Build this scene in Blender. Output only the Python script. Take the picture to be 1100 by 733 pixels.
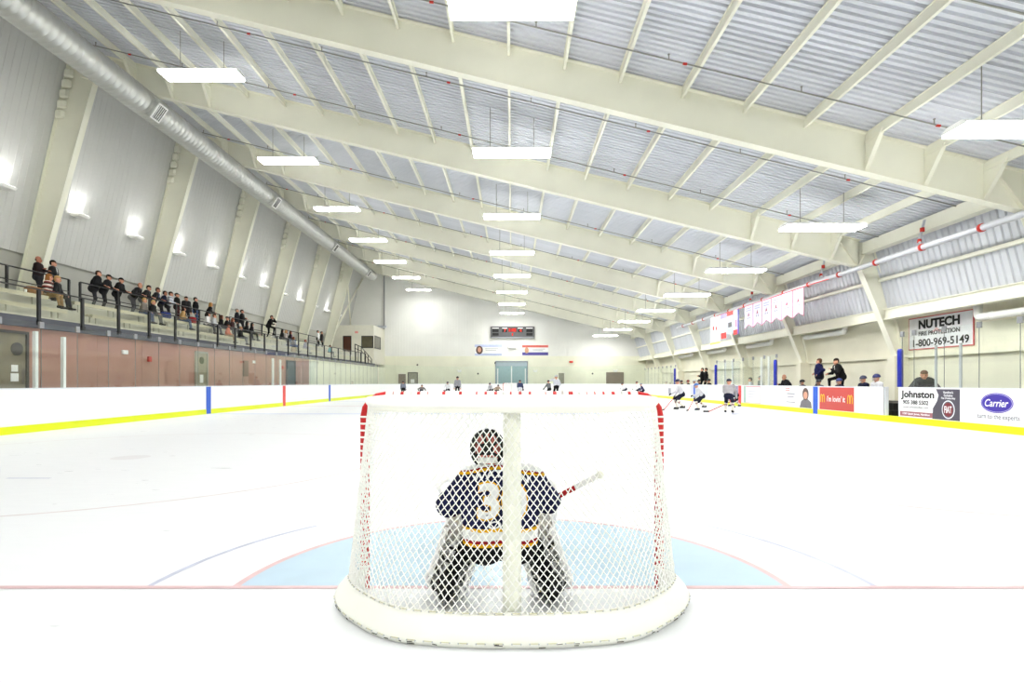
import bpy, math, random
import numpy as np
from mathutils import Vector, Matrix, Quaternion
from mathutils.bvhtree import BVHTree

random.seed(7)
SC = bpy.context.scene
C = SC.collection
PI = math.pi
for o in list(bpy.data.objects):
    bpy.data.objects.remove(o)

# ------------------------------------------------------------------ camera, world, exposure
F = 588.0                 # focal length in pixels of the 1100 x 733 frame
CX, CY = 550.0, 411.0     # principal point (level camera, frame shifted up)
CZ = 1.32                 # camera height above the ice
cam_d = bpy.data.cameras.new('camera')
cam = bpy.data.objects.new('camera', cam_d)
C.objects.link(cam)
cam.location = (0, 0, CZ)
cam.rotation_euler = (PI / 2, 0, 0)
cam_d.sensor_width = 36.0
cam_d.lens = F / 1100.0 * 36.0
cam_d.shift_y = (CY - 366.5) / 1100.0
cam_d.clip_start = 0.05
cam_d.clip_end = 300
SC.camera = cam

world = bpy.data.worlds.new('world')
SC.world = world
world.use_nodes = True
world.node_tree.nodes['Background'].inputs[0].default_value = (0.75, 0.85, 1.0, 1)
world.node_tree.nodes['Background'].inputs[1].default_value = 0.4

SC.view_settings.view_transform = 'Standard'
SC.view_settings.look = 'None'
SC.view_settings.gamma = 1.0
SC.view_settings.use_curve_mapping = False
SC.view_settings.exposure = 0.74
LAMP_EMIT = 34.0          # hanging fluorescent fixtures
SCONCE_W = 26.0           # wall up-lights
SC.cycles.max_bounces = 10
SC.cycles.diffuse_bounces = 6
SC.cycles.transparent_max_bounces = 24
SC.cycles.sample_clamp_indirect = 8.0
SC.cycles.use_denoising = True

# ------------------------------------------------------------------ materials
def lin(c):
    return tuple((v / 255 / 12.92) if v / 255 <= 0.04045 else ((v / 255 + 0.055) / 1.055) ** 2.4 for v in c)

MATS = {}
def mat(name, col, rough=0.6, vary=0.05, scale=3.0, metal=0.0, spec=0.4, bump=0.0, objrand=0.0):
    """principled material whose colour is broken up by noise (and per object)"""
    if name in MATS:
        return MATS[name]
    m = bpy.data.materials.new(name)
    m.use_nodes = True
    nt = m.node_tree
    b = nt.nodes['Principled BSDF']
    c = lin(col)
    b.inputs['Roughness'].default_value = rough
    b.inputs['Metallic'].default_value = metal
    b.inputs['Specular IOR Level'].default_value = spec
    tc = nt.nodes.new('ShaderNodeTexCoord')
    nz = nt.nodes.new('ShaderNodeTexNoise')
    nz.inputs['Scale'].default_value = scale
    nz.inputs['Detail'].default_value = 4
    nt.links.new(tc.outputs['Object'], nz.inputs['Vector'])
    mr = nt.nodes.new('ShaderNodeMapRange')
    mr.inputs[1].default_value = 0.3
    mr.inputs[2].default_value = 0.7
    mr.inputs[3].default_value = 1 - vary
    mr.inputs[4].default_value = 1 + vary
    nt.links.new(nz.outputs['Fac'], mr.inputs[0])
    fac = mr.outputs[0]
    if objrand:
        oi = nt.nodes.new('ShaderNodeObjectInfo')
        m2 = nt.nodes.new('ShaderNodeMapRange')
        m2.inputs[3].default_value = 1 - objrand
        m2.inputs[4].default_value = 1 + objrand
        nt.links.new(oi.outputs['Random'], m2.inputs[0])
        mu = nt.nodes.new('ShaderNodeMath')
        mu.operation = 'MULTIPLY'
        nt.links.new(fac, mu.inputs[0])
        nt.links.new(m2.outputs[0], mu.inputs[1])
        fac = mu.outputs[0]
    mx = nt.nodes.new('ShaderNodeVectorMath')
    mx.operation = 'SCALE'
    mx.inputs[0].default_value = c
    nt.links.new(fac, mx.inputs['Scale'])
    nt.links.new(mx.outputs[0], b.inputs['Base Color'])
    if bump:
        bp = nt.nodes.new('ShaderNodeBump')
        bp.inputs['Strength'].default_value = bump
        bp.inputs['Distance'].default_value = 0.02
        nt.links.new(nz.outputs['Fac'], bp.inputs['Height'])
        nt.links.new(bp.outputs[0], b.inputs['Normal'])
    MATS[name] = m
    return m

def emit(name, col, strength):
    if name in MATS:
        return MATS[name]
    m = bpy.data.materials.new(name)
    m.use_nodes = True
    nt = m.node_tree
    nt.nodes.clear()
    e = nt.nodes.new('ShaderNodeEmission')
    e.inputs[0].default_value = (*lin(col), 1)
    e.inputs[1].default_value = strength
    o = nt.nodes.new('ShaderNodeOutputMaterial')
    nt.links.new(e.outputs[0], o.inputs[0])
    MATS[name] = m
    return m

def glass(name, tint, gloss=1.0):
    m = bpy.data.materials.new(name)
    m.use_nodes = True
    nt = m.node_tree
    nt.nodes.clear()
    tr = nt.nodes.new('ShaderNodeBsdfTransparent')
    tr.inputs[0].default_value = (*tint, 1)
    gl = nt.nodes.new('ShaderNodeBsdfGlossy')
    gl.inputs['Color'].default_value = (1, 1, 1, 1)
    gl.inputs['Roughness'].default_value = 0.02
    lw = nt.nodes.new('ShaderNodeLayerWeight')
    lw.inputs[0].default_value = 0.5      # Schlick reflectance, the same from both sides of the pane
    pw = nt.nodes.new('ShaderNodeMath')
    pw.operation = 'POWER'
    pw.inputs[1].default_value = 5.0
    nt.links.new(lw.outputs['Facing'], pw.inputs[0])
    mu = nt.nodes.new('ShaderNodeMath')
    mu.operation = 'MULTIPLY_ADD'
    mu.inputs[1].default_value = 0.96 * gloss
    mu.inputs[2].default_value = 0.03 * gloss
    nt.links.new(pw.outputs[0], mu.inputs[0])
    mx = nt.nodes.new('ShaderNodeMixShader')
    nt.links.new(mu.outputs[0], mx.inputs[0])
    nt.links.new(tr.outputs[0], mx.inputs[1])
    nt.links.new(gl.outputs[0], mx.inputs[2])
    o = nt.nodes.new('ShaderNodeOutputMaterial')
    nt.links.new(mx.outputs[0], o.inputs[0])
    MATS[name] = m
    return m

# ice: white, softly glossy, scraped by skates
def ice_mat():
    m = mat('ice', (229, 231, 234), rough=0.32, vary=0.012, scale=0.35, spec=0.35)
    nt = m.node_tree
    b = nt.nodes['Principled BSDF']
    tc = nt.nodes.new('ShaderNodeTexCoord')
    mp = nt.nodes.new('ShaderNodeMapping')
    mp.inputs['Scale'].default_value = (0.9, 5.0, 1)
    mp.inputs['Rotation'].default_value = (0, 0, 0.25)
    n = nt.nodes.new('ShaderNodeTexNoise')
    n.inputs['Scale'].default_value = 2.2
    n.inputs['Detail'].default_value = 7
    nt.links.new(tc.outputs['Object'], mp.inputs[0])
    nt.links.new(mp.outputs[0], n.inputs['Vector'])
    bp = nt.nodes.new('ShaderNodeBump')
    bp.inputs['Strength'].default_value = 0.12
    bp.inputs['Distance'].default_value = 0.01
    nt.links.new(n.outputs['Fac'], bp.inputs['Height'])
    nt.links.new(bp.outputs[0], b.inputs['Normal'])
    mr = nt.nodes.new('ShaderNodeMapRange')
    mr.inputs[3].default_value = 0.18
    mr.inputs[4].default_value = 0.5
    nt.links.new(n.outputs['Fac'], mr.inputs[0])
    nt.links.new(mr.outputs[0], b.inputs['Roughness'])
    return m
M_ICE = ice_mat()
M_CREAM = mat('cream_paint', (238, 237, 221), 0.5, 0.03, 0.8)
M_CREAMP = mat('cream_purlin', (238, 237, 222), 0.5, 0.03, 1.5, objrand=0.03)
M_DECK = mat('galvanised_deck', (212, 215, 222), 0.42, 0.06, 0.5, metal=0.15, objrand=0.06)
M_WALLSHEET = mat('galvanised_wall', (206, 209, 215), 0.42, 0.06, 0.7, metal=0.1, objrand=0.05)
M_LPANEL = mat('grey_panel', (204, 204, 201), 0.5, 0.025, 0.6, objrand=0.015)
M_LBAND = mat('grey_band', (190, 190, 184), 0.6, 0.04, 0.8)
M_BLOCK = mat('cream_block', (236, 233, 214), 0.75, 0.04, 0.9, bump=0.1)
M_BLOCKG = mat('pale_green_block', (236, 236, 216), 0.75, 0.05, 0.5)
M_BROWN = mat('brown_wall', (172, 128, 114), 0.65, 0.06, 0.6)
M_SLAB = mat('slab_grey', (82, 84, 92), 0.7, 0.1, 1.2)
M_CONC = mat('pale_concrete', (196, 194, 178), 0.8, 0.1, 1.5)
M_BENCH = mat('bench_plank', (206, 200, 172), 0.6, 0.08, 2.0)
M_BOARD = mat('board_white', (246, 246, 246), 0.35, 0.01, 0.8)
M_YEL = mat('kick_yellow', (225, 236, 10), 0.35, 0.03, 2.0)
M_CAP = mat('cap_rail', (226, 230, 236), 0.4, 0.03)
M_BLUE = mat('stripe_blue', (30, 92, 205), 0.4, 0.03)
M_REDS = mat('stripe_red', (222, 60, 60), 0.4, 0.03)
M_PAD = mat('post_pad_blue', (26, 40, 165), 0.45, 0.05)
M_BLACK = mat('black_metal', (26, 27, 30), 0.4, 0.1)
M_DARK = mat('dark_grey', (60, 58, 56), 0.6, 0.1)
M_STEEL = mat('steel', (150, 152, 156), 0.35, 0.05, metal=0.6)
M_DUCT = mat('spiral_duct', (200, 201, 198), 0.42, 0.04, 2.0, metal=0.6)
M_WHITE = mat('white_paint', (244, 244, 242), 0.45, 0.02)
M_PIPEG = mat('grey_pipe', (196, 198, 204), 0.4, 0.03, metal=0.3)
M_RPIPE = mat('sprinkler_pipe', (146, 146, 140), 0.5, 0.05, metal=0.3)
M_RED = mat('red_fitting', (190, 44, 36), 0.5, 0.05)
M_POST = mat('goal_red', (200, 30, 34), 0.35, 0.05, 6.0)
M_NET = mat('net_white', (252, 252, 249), 0.7, 0.02)
M_VINYL = mat('net_vinyl', (249, 249, 243), 0.45, 0.02, 3.0, bump=0.08)
M_PADC = mat('net_pad', (251, 252, 242), 0.5, 0.03, 4.0)
M_LACE = mat('lace', (214, 211, 184), 0.7, 0.05)
M_SCUFF = mat('scuff', (70, 70, 66), 0.8, 0.2)
M_RUBBER = mat('rubber_floor', (70, 68, 66), 0.85, 0.1, 2)
M_DOORG = mat('door_grey', (150, 148, 134), 0.55, 0.05)
M_DOORB = mat('door_brown', (132, 120, 108), 0.55, 0.05)
M_DOORBLUE = mat('door_blue_glass', (146, 176, 182), 0.3, 0.05)
M_GLASS = glass('rink_glass', (0.965, 0.985, 0.975))
M_GLASS2 = glass('railing_glass', (0.94, 0.955, 0.95))
M_EDGE = mat('glass_joint', (120, 124, 120), 0.5, 0.05)
M_LAMP = emit('lamp_diffuser', (255, 255, 252), LAMP_EMIT)
M_SCON = emit('sconce_glow', (255, 255, 250), 6.0)
M_LED = emit('led_red', (255, 60, 44), 0.9)
M_SCREEN = mat('dark_glass', (96, 92, 74), 0.15, 0.1)

# ------------------------------------------------------------------ mesh builder
class MB:
    def __init__(s):
        s.v, s.f, s.m = [], [], []
    def add(s, vs, fs, m=0):
        k = len(s.v)
        s.v += [tuple(p) for p in vs]
        s.f += [tuple(i + k for i in f) for f in fs]
        s.m += [m] * len(fs)
        return s
    def box(s, x0, x1, y0, y1, z0, z1, m=0):
        return s.add([(x0, y0, z0), (x1, y0, z0), (x1, y1, z0), (x0, y1, z0), (x0, y0, z1), (x1, y0, z1), (x1, y1, z1), (x0, y1, z1)],
                     [(0, 3, 2, 1), (4, 5, 6, 7), (0, 1, 5, 4), (1, 2, 6, 5), (2, 3, 7, 6), (3, 0, 4, 7)], m)
    def prism(s, poly, axis, a0, a1, m=0):
        """poly = 2D points, extruded along axis ('x': (y,z), 'y': (x,z), 'z': (x,y))"""
        def P(p, a):
            return {'x': (a, p[0], p[1]), 'y': (p[0], a, p[1]), 'z': (p[0], p[1], a)}[axis]
        n = len(poly)
        vs = [P(p, a0) for p in poly] + [P(p, a1) for p in poly]
        fs = [tuple(range(n)), tuple(range(2 * n - 1, n - 1, -1))]
        fs += [(i, (i + 1) % n + 0, (i + 1) % n + n, i + n) for i in range(n)]
        return s.add(vs, fs, m)
    def bar(s, a, b, w, h, m=0, up=(0, 0, 1)):
        a, b = Vector(a), Vector(b)
        d = (b - a).normalized()
        sx = d.cross(Vector(up))
        if sx.length < 1e-4:
            sx = d.cross(Vector((1, 0, 0)))
        sx.normalize()
        uz = sx.cross(d).normalized()
        vs = []
        for p in (a, b):
            for i, j in ((-1, -1), (1, -1), (1, 1), (-1, 1)):
                vs.append(p + sx * (i * w / 2) + uz * (j * h / 2))
        return s.add(vs, [(0, 1, 2, 3), (7, 6, 5, 4), (0, 4, 5, 1), (1, 5, 6, 2), (2, 6, 7, 3), (3, 7, 4, 0)], m)
    def tube(s, pts, r, n=8, m=0, caps=True, closed=False):
        pts = [Vector(p) for p in pts]
        N = len(pts)
        rs = r if isinstance(r, (list, tuple)) else [r] * N
        ref = None
        vs = []
        for i, p in enumerate(pts):
            if closed:
                t = pts[(i + 1) % N] - pts[i - 1]
            else:
                t = pts[min(i + 1, N - 1)] - pts[max(i - 1, 0)]
            if t.length < 1e-9:
                t = Vector((0, 0, 1))
            t.normalize()
            if ref is None:
                ref = Vector((0, 0, 1)) if abs(t.z) < 0.9 else Vector((1, 0, 0))
            ref = ref - t * ref.dot(t)
            if ref.length < 1e-6:
                ref = t.orthogonal()
            ref.normalize()
            q = t.cross(ref)
            for k in range(n):
                a = 2 * PI * k / n
                vs.append(p + (ref * math.cos(a) + q * math.sin(a)) * rs[i])
        fs = []
        R = N if closed else N - 1
        for i in range(R):
            j = (i + 1) % N
            for k in range(n):
                fs.append((i * n + k, i * n + (k + 1) % n, j * n + (k + 1) % n, j * n + k))
        if caps and not closed:
            fs.append(tuple(range(n - 1, -1, -1)))
            fs.append(tuple(range((N - 1) * n, N * n)))
        return s.add(vs, fs, m)
    def ball(s, c, r, nu=10, nv=6, m=0, z0=-1.0):
        """ellipsoid; r scalar or 3-tuple; z0 cuts it flat below that fraction"""
        rx, ry, rz = r if isinstance(r, (tuple, list)) else (r, r, r)
        vs, fs = [], []
        t0 = math.acos(max(-1, min(1, z0)))
        for i in range(nv + 1):
            t = t0 * i / nv
            for k in range(nu):
                a = 2 * PI * k / nu
                vs.append((c[0] + rx * math.sin(t) * math.cos(a), c[1] + ry * math.sin(t) * math.sin(a), c[2] + rz * math.cos(t)))
        for i in range(nv):
            for k in range(nu):
                fs.append((i * nu + k, (i + 1) * nu + k, (i + 1) * nu + (k + 1) % nu, i * nu + (k + 1) % nu))
        fs.append(tuple(nv * nu + k for k in range(nu - 1, -1, -1)))
        return s.add(vs, fs, m)
    def rbox(s, x0, x1, y0, y1, z0, z1, r, m=0):
        """box with chamfered edges (all three directions)"""
        r = min(r, (x1 - x0) / 2.01, (y1 - y0) / 2.01, (z1 - z0) / 2.01)
        def ring(d, z):
            a, b, c, e = x0 + d, x1 - d, y0 + d, y1 - d
            q = r - d if d < r else 0
            q = r * 0.8
            return [(a + q, c, z), (b - q, c, z), (b, c + q, z), (b, e - q, z), (b - q, e, z), (a + q, e, z), (a, e - q, z), (a, c + q, z)]
        rings = [ring(r * 0.5, z0), ring(0, z0 + r * 0.6), ring(0, z1 - r * 0.6), ring(r * 0.5, z1)]
        vs = sum(rings, [])
        fs = [tuple(range(7, -1, -1)), tuple(range(24, 32))]
        for i in range(3):
            for k in range(8):
                fs.append((i * 8 + k, i * 8 + (k + 1) % 8, (i + 1) * 8 + (k + 1) % 8, (i + 1) * 8 + k))
        return s.add(vs, fs, m)
    def mesh(s, name, mats, smooth=False):
        me = bpy.data.meshes.new(name)
        me.from_pydata(s.v, [], s.f)
        for mm in (mats if isinstance(mats, (list, tuple)) else [mats]):
            me.materials.append(mm)
        if any(s.m):
            me.polygons.foreach_set('material_index', s.m)
        if smooth:
            me.polygons.foreach_set('use_smooth', [True] * len(s.f))
        me.update()
        return me
    def build(s, name, mats, parent=None, smooth=False, loc=None):
        return obj(name, s.mesh(name, mats, smooth), parent, loc)

def obj(name, me, parent=None, loc=None, rot=None):
    o = bpy.data.objects.new(name, me)
    C.objects.link(o)
    o.parent = parent
    if loc is not None:
        o.location = loc
    if rot is not None:
        o.rotation_euler = rot
    return o

def tag(o, label=None, cat=None, group=None, kind=None):
    if label: o['label'] = label
    if cat: o['category'] = cat
    if group: o['group'] = group
    if kind: o['kind'] = kind
    return o

def empty(name, loc=(0, 0, 0), rz=0.0):
    o = bpy.data.objects.new(name, None)
    o.empty_display_size = 0.2
    C.objects.link(o)
    o.location = loc
    o.rotation_euler = (0, 0, rz)
    return o

ORD = ['first', 'second', 'third', 'fourth', 'fifth', 'sixth', 'seventh', 'eighth', 'ninth', 'tenth', 'eleventh', 'twelfth', 'thirteenth', 'fourteenth', 'fifteenth', 'sixteenth', 'seventeenth', 'eighteenth', 'nineteenth', 'twentieth']

def copy_tree(o, parent=None):
    c = o.copy()
    C.objects.link(c)
    c.parent = parent
    for ch in list(o.children):
        copy_tree(ch, c)
    return c

def at(px, py, Y):
    """point on a pixel's ray at depth Y"""
    return Vector(((px - CX) * Y / F, Y, CZ + (CY - py) * Y / F))
def yx(px, X):
    """depth of a point on plane X seen at pixel column px"""
    return F * X / (px - CX)

# text as mesh, made in a scratch scene
TMP = bpy.data.scenes.new('scratch')
def text_mesh(txt, w, h, mats, bold=0.0, thick=0.003, shear=0.0, keep=False):
    """2-D lettering centred on the origin in XY, fitted to w x h"""
    cu = bpy.data.curves.new('t', 'FONT')
    cu.body = txt
    cu.extrude = 0.01
    cu.offset = bold
    cu.shear = shear
    cu.resolution_u = 3
    to = bpy.data.objects.new('t', cu)
    TMP.collection.objects.link(to)
    TMP.view_layers[0].update()
    dg = TMP.view_layers[0].depsgraph
    me = bpy.data.meshes.new_from_object(to.evaluated_get(dg), depsgraph=dg)
    bpy.data.objects.remove(to)
    n = len(me.vertices)
    co = np.zeros(n * 3, 'f')
    me.vertices.foreach_get('co', co)
    co = co.reshape(-1, 3)
    lo, hi = co.min(0), co.max(0)
    sx, sy = w / max(hi[0] - lo[0], 1e-5), h / max(hi[1] - lo[1], 1e-5)
    if keep:
        sx = sy = min(sx, sy)
    co = (co - (lo + hi) / 2) * np.array([sx, sy, thick / 0.02])
    me.vertices.foreach_set('co', co.ravel().astype('f'))
    me.materials.clear()
    me.materials.append(mats)
    me.update()
    return me
ROT_FACE_NEGX = Matrix(((0, 0, -1), (-1, 0, 0), (0, 1, 0))).to_euler()   # letters on the right side, read from the ice
ROT_FACE_NEGY = Matrix(((1, 0, 0), (0, 0, -1), (0, 1, 0))).to_euler()    # letters facing the camera

# ------------------------------------------------------------------ the place: measures in metres
BX = 12.7                                   # side boards
Y_NEAR, Y_FAR = 0.16, 61.0                  # end boards
RAD = 8.5
GOAL_Y = 3.52
BH = 1.17
FR0, BAY = 15.26, 7.3
FRAMES = [FR0 + BAY * k for k in range(-2, 7)]
Y_BACK, Y_END = FR0 - 3 * BAY, FR0 + 7 * BAY
SL = 0.244
def deckz(x): return 10.66 - SL * x
def lwx(z): return -20.3 + 0.225 * (z - 5.39)       # left wall line
def rwx(z): return 14.75 + (7.1 - z) * 0.26         # right upper wall line
XL, XR = -18.05, 14.8

# ---------------- floor
floor = tag(empty('floor'), kind='structure')
mb = MB()
poly = []
def rink_outline(inset=0.0, seg=12):
    pts = []
    r = RAD - inset
    for cx, cy, a0 in ((BX - RAD, Y_FAR - RAD, 0), (-BX + RAD, Y_FAR - RAD, PI / 2), (-BX + RAD, Y_NEAR + RAD, PI), (BX - RAD, Y_NEAR + RAD, 1.5 * PI)):
        for k in range(seg + 1):
            a = a0 + PI / 2 * k / seg
            pts.append((cx + r * math.cos(a), cy + r * math.sin(a)))
    return pts
mb.prism(rink_outline(), 'z', -0.03, 0.0)
tag(mb.build('ice_sheet', M_ICE, floor), 'white skated ice sheet')
MB().box(-20.6, 16.4, Y_BACK, Y_END, -0.1, -0.031).build('rubber_matting', M_RUBBER, floor)
# ice paint, a hair above the ice
M_PCREASE = mat('paint_crease', (170, 195, 212), 0.35, 0.05, 2.5)
M_PRED = mat('paint_red', (206, 172, 176), 0.35, 0.08, 6)
M_PRED2 = mat('paint_red_faint', (212, 202, 204), 0.35, 0.08, 6)
M_PSPOT = mat('paint_spot', (218, 217, 220), 0.35, 0.02, 6)
M_PBLUE = mat('paint_blue', (184, 188, 208), 0.35, 0.08, 6)
M_PBLUEL = mat('paint_blue_line', (150, 170, 225), 0.35, 0.08, 6)
def arc_strip(cx, cy, r0, r1, a0, a1, z=0.002, n=48):
    m = MB()
    vs, fs = [], []
    for k in range(n + 1):
        a = a0 + (a1 - a0) * k / n
        vs += [(cx + r0 * math.cos(a), cy + r0 * math.sin(a), z), (cx + r1 * math.cos(a), cy + r1 * math.sin(a), z)]
    for k in range(n):
        fs.append((2 * k, 2 * k + 1, 2 * k + 3, 2 * k + 2))
    return m.add(vs, fs)
def flat(x0, x1, y0, y1, z=0.002):
    return MB().add([(x0, y0, z), (x1, y0, z), (x1, y1, z), (x0, y1, z)], [(0, 1, 2, 3)])
for gy, sgn in ((GOAL_Y, 1), (Y_FAR - 3.35, -1)):
    n = 40
    cp = [(1.78 * math.cos(PI * k / n), gy + sgn * 1.78 * math.sin(PI * k / n), 0.0015) for k in range(n + 1)]
    if sgn < 0: cp = cp[::-1]
    MB().add(cp, [tuple(range(n + 1))]).build('crease_paint', M_PCREASE, floor)
    arc_strip(0, gy, 1.76, 1.81, 0, sgn * PI).build('crease_line', M_PRED, floor)
    flat(-11.5, 11.5, gy - 0.025, gy + 0.025, 0.003).build('goal_line', M_PRED, floor)
for a0, a1 in ((0, 0.7), (PI - 0.7, PI)):
    arc_strip(0, GOAL_Y, 2.325, 2.365, a0, a1).build('crease_guide_arc', M_PBLUE, floor)
for sx in (-1, 1):
    for cy in (GOAL_Y + 6.1, Y_FAR - 9.45):
        arc_strip(sx * 6.7, cy, 4.53, 4.58, 0, 2 * PI, n=72).build('faceoff_circle', M_PRED2, floor)
        arc_strip(sx * 6.7, cy, 0, 0.3, 0, 2 * PI, n=20).build('faceoff_spot', M_PSPOT, floor)
for sx in (-1, 1):
    flat(sx * 6.65 - .3, sx * 6.65 + .3, 7.5, 7.56).build('pale_blue_mark', M_PBLUE, floor)  # short pale blue bar on the ice inside each near circle
for by in (22.9, 38.1):
    flat(-BX + .02, BX - .02, by - .15, by + .15).build('blue_line', M_PBLUEL, floor)
flat(-BX + .02, BX - .02, 30.35, 30.65).build('centre_line', M_PRED, floor)

# ---------------- ceiling: deck sheets and purlins
ceiling = tag(empty('ceiling'), kind='structure')
PITCH, NR = 0.2, 4
mb = MB()
vs, fs = [], []
prof = []
for k in range(NR):
    y = k * PITCH
    prof += [(y, 0.0), (y + 0.1, 0.0), (y + 0.12, 0.058), (y + 0.18, 0.058)]
prof.append((NR * PITCH - 0.006, 0.0))
x0, x1 = -19.2, 15.0
for y, dz in prof:
    vs += [(x0, y, deckz(x0) + dz), (x1, y, deckz(x1) + dz)]
for k in range(len(prof) - 1):
    fs.append((2 * k, 2 * k + 1, 2 * k + 3, 2 * k + 2))
deck_me = mb.add(vs, fs).mesh('deck_sheet', M_DECK)
for k in range(int((Y_END - Y_BACK) / (PITCH * NR)) + 1):
    obj('deck_sheet', deck_me, ceiling, (0, Y_BACK + k * PITCH * NR, 0))
# roof skin above the sheets closes the building
MB().prism([(x0, deckz(x0) + .06), (x1, deckz(x1) + .06), (x1, deckz(x1) + .16), (x0, deckz(x0) + .16)], 'y', Y_BACK - .1, Y_END + .1).build('roof_skin', M_SLAB, ceiling)
PX = [-0.09 - 1.54 * k for k in range(12)] + [1.46, 3.0, 4.74, 6.45, 8.15, 9.85, 11.5, 13.15]
PX.sort()
mb = MB()
mb.box(-0.01, 0.01, 0.02, BAY - 0.02, -0.25, -0.002).box(-0.04, 0.04, 0.02, BAY - 0.02, -0.27, -0.25).box(-0.04, 0.04, 0.02, BAY - 0.02, -0.012, -0.001)
purl_me = mb.mesh('purlin', M_CREAMP)
for b in range(-3, 7):
    for x in PX:
        obj('purlin', purl_me, ceiling, (x, FR0 + b * BAY, deckz(x)))

# ---------------- left wall
wl = tag(empty('wall_left'), kind='structure')
zt, zb = 15.2, 6.6
W = 0.9
mb = MB()
prof = []
for k in range(3):
    y = k * 0.3
    prof += [(y, 0), (y + 0.24, 0), (y + 0.255, 0.012), (y + 0.285, 0.012)]
prof.append((W - 0.004, 0))
vs, fs = [], []
for y, d in prof:
    vs += [(lwx(zb) + d, y, zb), (lwx(zt) + d, y, zt)]
for k in range(len(prof) - 1):
    fs.append((2 * k, 2 * k + 2, 2 * k + 3, 2 * k + 1))
lp_me = mb.add(vs, fs).mesh('wall_panel', M_LPANEL)
for k in range(int((Y_END - Y_BACK) / W) + 1):
    obj('wall_panel', lp_me, wl, (0, Y_BACK + k * W, 0))
MB().prism([(lwx(6.6) - .35, 6.7), (lwx(6.6) - .02, 6.7), (lwx(6.6) - .12, 6.58), (lwx(4.4) - .12, 4.4), (-20.65, 4.4)], 'y', Y_BACK, Y_END).build('lower_band', M_LBAND, wl)
MB().prism([(lwx(6.6) - .5, 6.6), (lwx(15.2) - .05, 15.3), (lwx(15.2) - .3, 15.3), (lwx(6.6) - .8, 6.6)], 'y', Y_BACK, Y_END).build('wall_backing', M_LBAND, wl)
MB().box(-20.75, -20.55, Y_BACK, Y_END, 0, 4.5).build('wall_base', M_LBAND, wl)

# ---------------- right wall
wr = tag(empty('wall_right'), kind='structure')
mb = MB()
prof = []
W2, P2 = 0.81, 0.27
for k in range(3):
    y = k * P2
    prof += [(y, 0), (y + .13, 0), (y + .17, .05), (y + .24, .05)]
prof.append((W2 - .005, 0))
vs, fs = [], []
for y, d in prof:
    vs += [(rwx(4.1) + d, y, 4.1), (rwx(7.15) + d, y, 7.15)]
for k in range(len(prof) - 1):
    fs.append((2 * k, 2 * k + 1, 2 * k + 3, 2 * k + 2))
rp_me = mb.add(vs, fs).mesh('wall_sheet', M_WALLSHEET)
for k in range(int((Y_END - Y_BACK) / W2) + 1):
    obj('wall_sheet', rp_me, wr, (0, Y_BACK + k * W2, 0))
MB().prism([(rwx(4.1) + .07, 4.1), (rwx(7.3) + .07, 7.3), (rwx(7.3) + .25, 7.3), (rwx(4.1) + .3, 4.1)], 'y', Y_BACK, Y_END).build('wall_backing', M_LBAND, wr)
MB().box(16.2, 16.4, Y_BACK, Y_END, 0, 4.3).build('block_wall', M_BLOCK, wr)
MB().box(rwx(4.1), 16.25, Y_BACK, Y_END, 4.25, 4.32).build('soffit', M_BLOCK, wr)
MB().box(16.05, 16.2, Y_BACK, Y_END, 2.32, 2.46).build('ledge', M_BLOCK, wr)
mb1, mb2, mb3 = MB(), MB(), MB()
g0, g1 = 0.14, BAY - 0.14
mb1.box(15.28, 15.32, g0, g1, 3.92, 4.3).box(15.2, 15.5, g0, g1, 3.88, 3.92).box(15.2, 15.5, g0, g1, 4.3, 4.33)
mb2.box(rwx(5.5) - .17, rwx(5.5) - .01, g0, g1, 5.44, 5.56)
mb3.box(14.35, 14.39, g0, g1, 6.6, 7.05).box(14.28, 14.62, g0, g1, 6.56, 6.6)
gm = [(n, m.mesh(n, M_CREAM)) for n, m in (('girt', mb1), ('thin_girt', mb2), ('eave_strut', mb3))]
for b in range(-3, 7):
    for n, me in gm:
        obj(n, me, wr, (0, FR0 + b * BAY, 0))

# ---------------- end walls
we = tag(empty('wall_far'), kind='structure')
def wall_end(parent, y, sgn):
    x = -20.6
    while x < 16.3:
        xa, xb = x + .004, min(x + 1.0, 16.4)
        def top(q): return min(deckz(q) + .06, 15.6) if q < 14.7 else max(4.5, 7.1 - (q - 14.7) * 3.6)
        for i, (z0, z1a, z1b) in enumerate(((4.5, 7.1, 7.1), (7.105, top(xa), top(xb)))):
            if z1a <= z0 + .05 and z1b <= z0 + .05:
                continue
            z1a, z1b = max(z1a, z0 + .01), max(z1b, z0 + .01)
            m = MB()
            m.prism([(xa, z0), (xb, z0), (xb, z1b), (xa, z1a)], 'y', y, y + sgn * .1)
            for q in (.33, .66):
                zq = z1a + (z1b - z1a) * q
                m.prism([(xa + q - .02, z0), (xa + q + .02, z0), (xa + q + .02, zq - .02), (xa + q - .02, zq - .02)], 'y', y - sgn * .015, y + sgn * .01)
            m.build('end_wall_panel', M_LPANEL2, parent)
        x += 1.0
    MB().box(-20.6, 16.4, min(y - sgn * .12, y + sgn * .1), max(y - sgn * .12, y + sgn * .1), 0, 4.5).build('block_wall', M_BLOCKG, parent)
    for k in range(9):
        xx = -14.2 + k * 3.4
        MB().box(xx - .2, xx + .2, min(y - sgn * .16, y), max(y - sgn * .16, y), 0, 4.46).build('pilaster', M_BLOCKG, parent)
M_LPANEL2 = mat('end_panel', (236, 236, 231), 0.55, 0.02, 0.6, objrand=0.008)
wall_end(we, Y_END, 1)
wn = tag(empty('wall_near'), kind='structure')
wall_end(wn, Y_BACK, -1)

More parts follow.
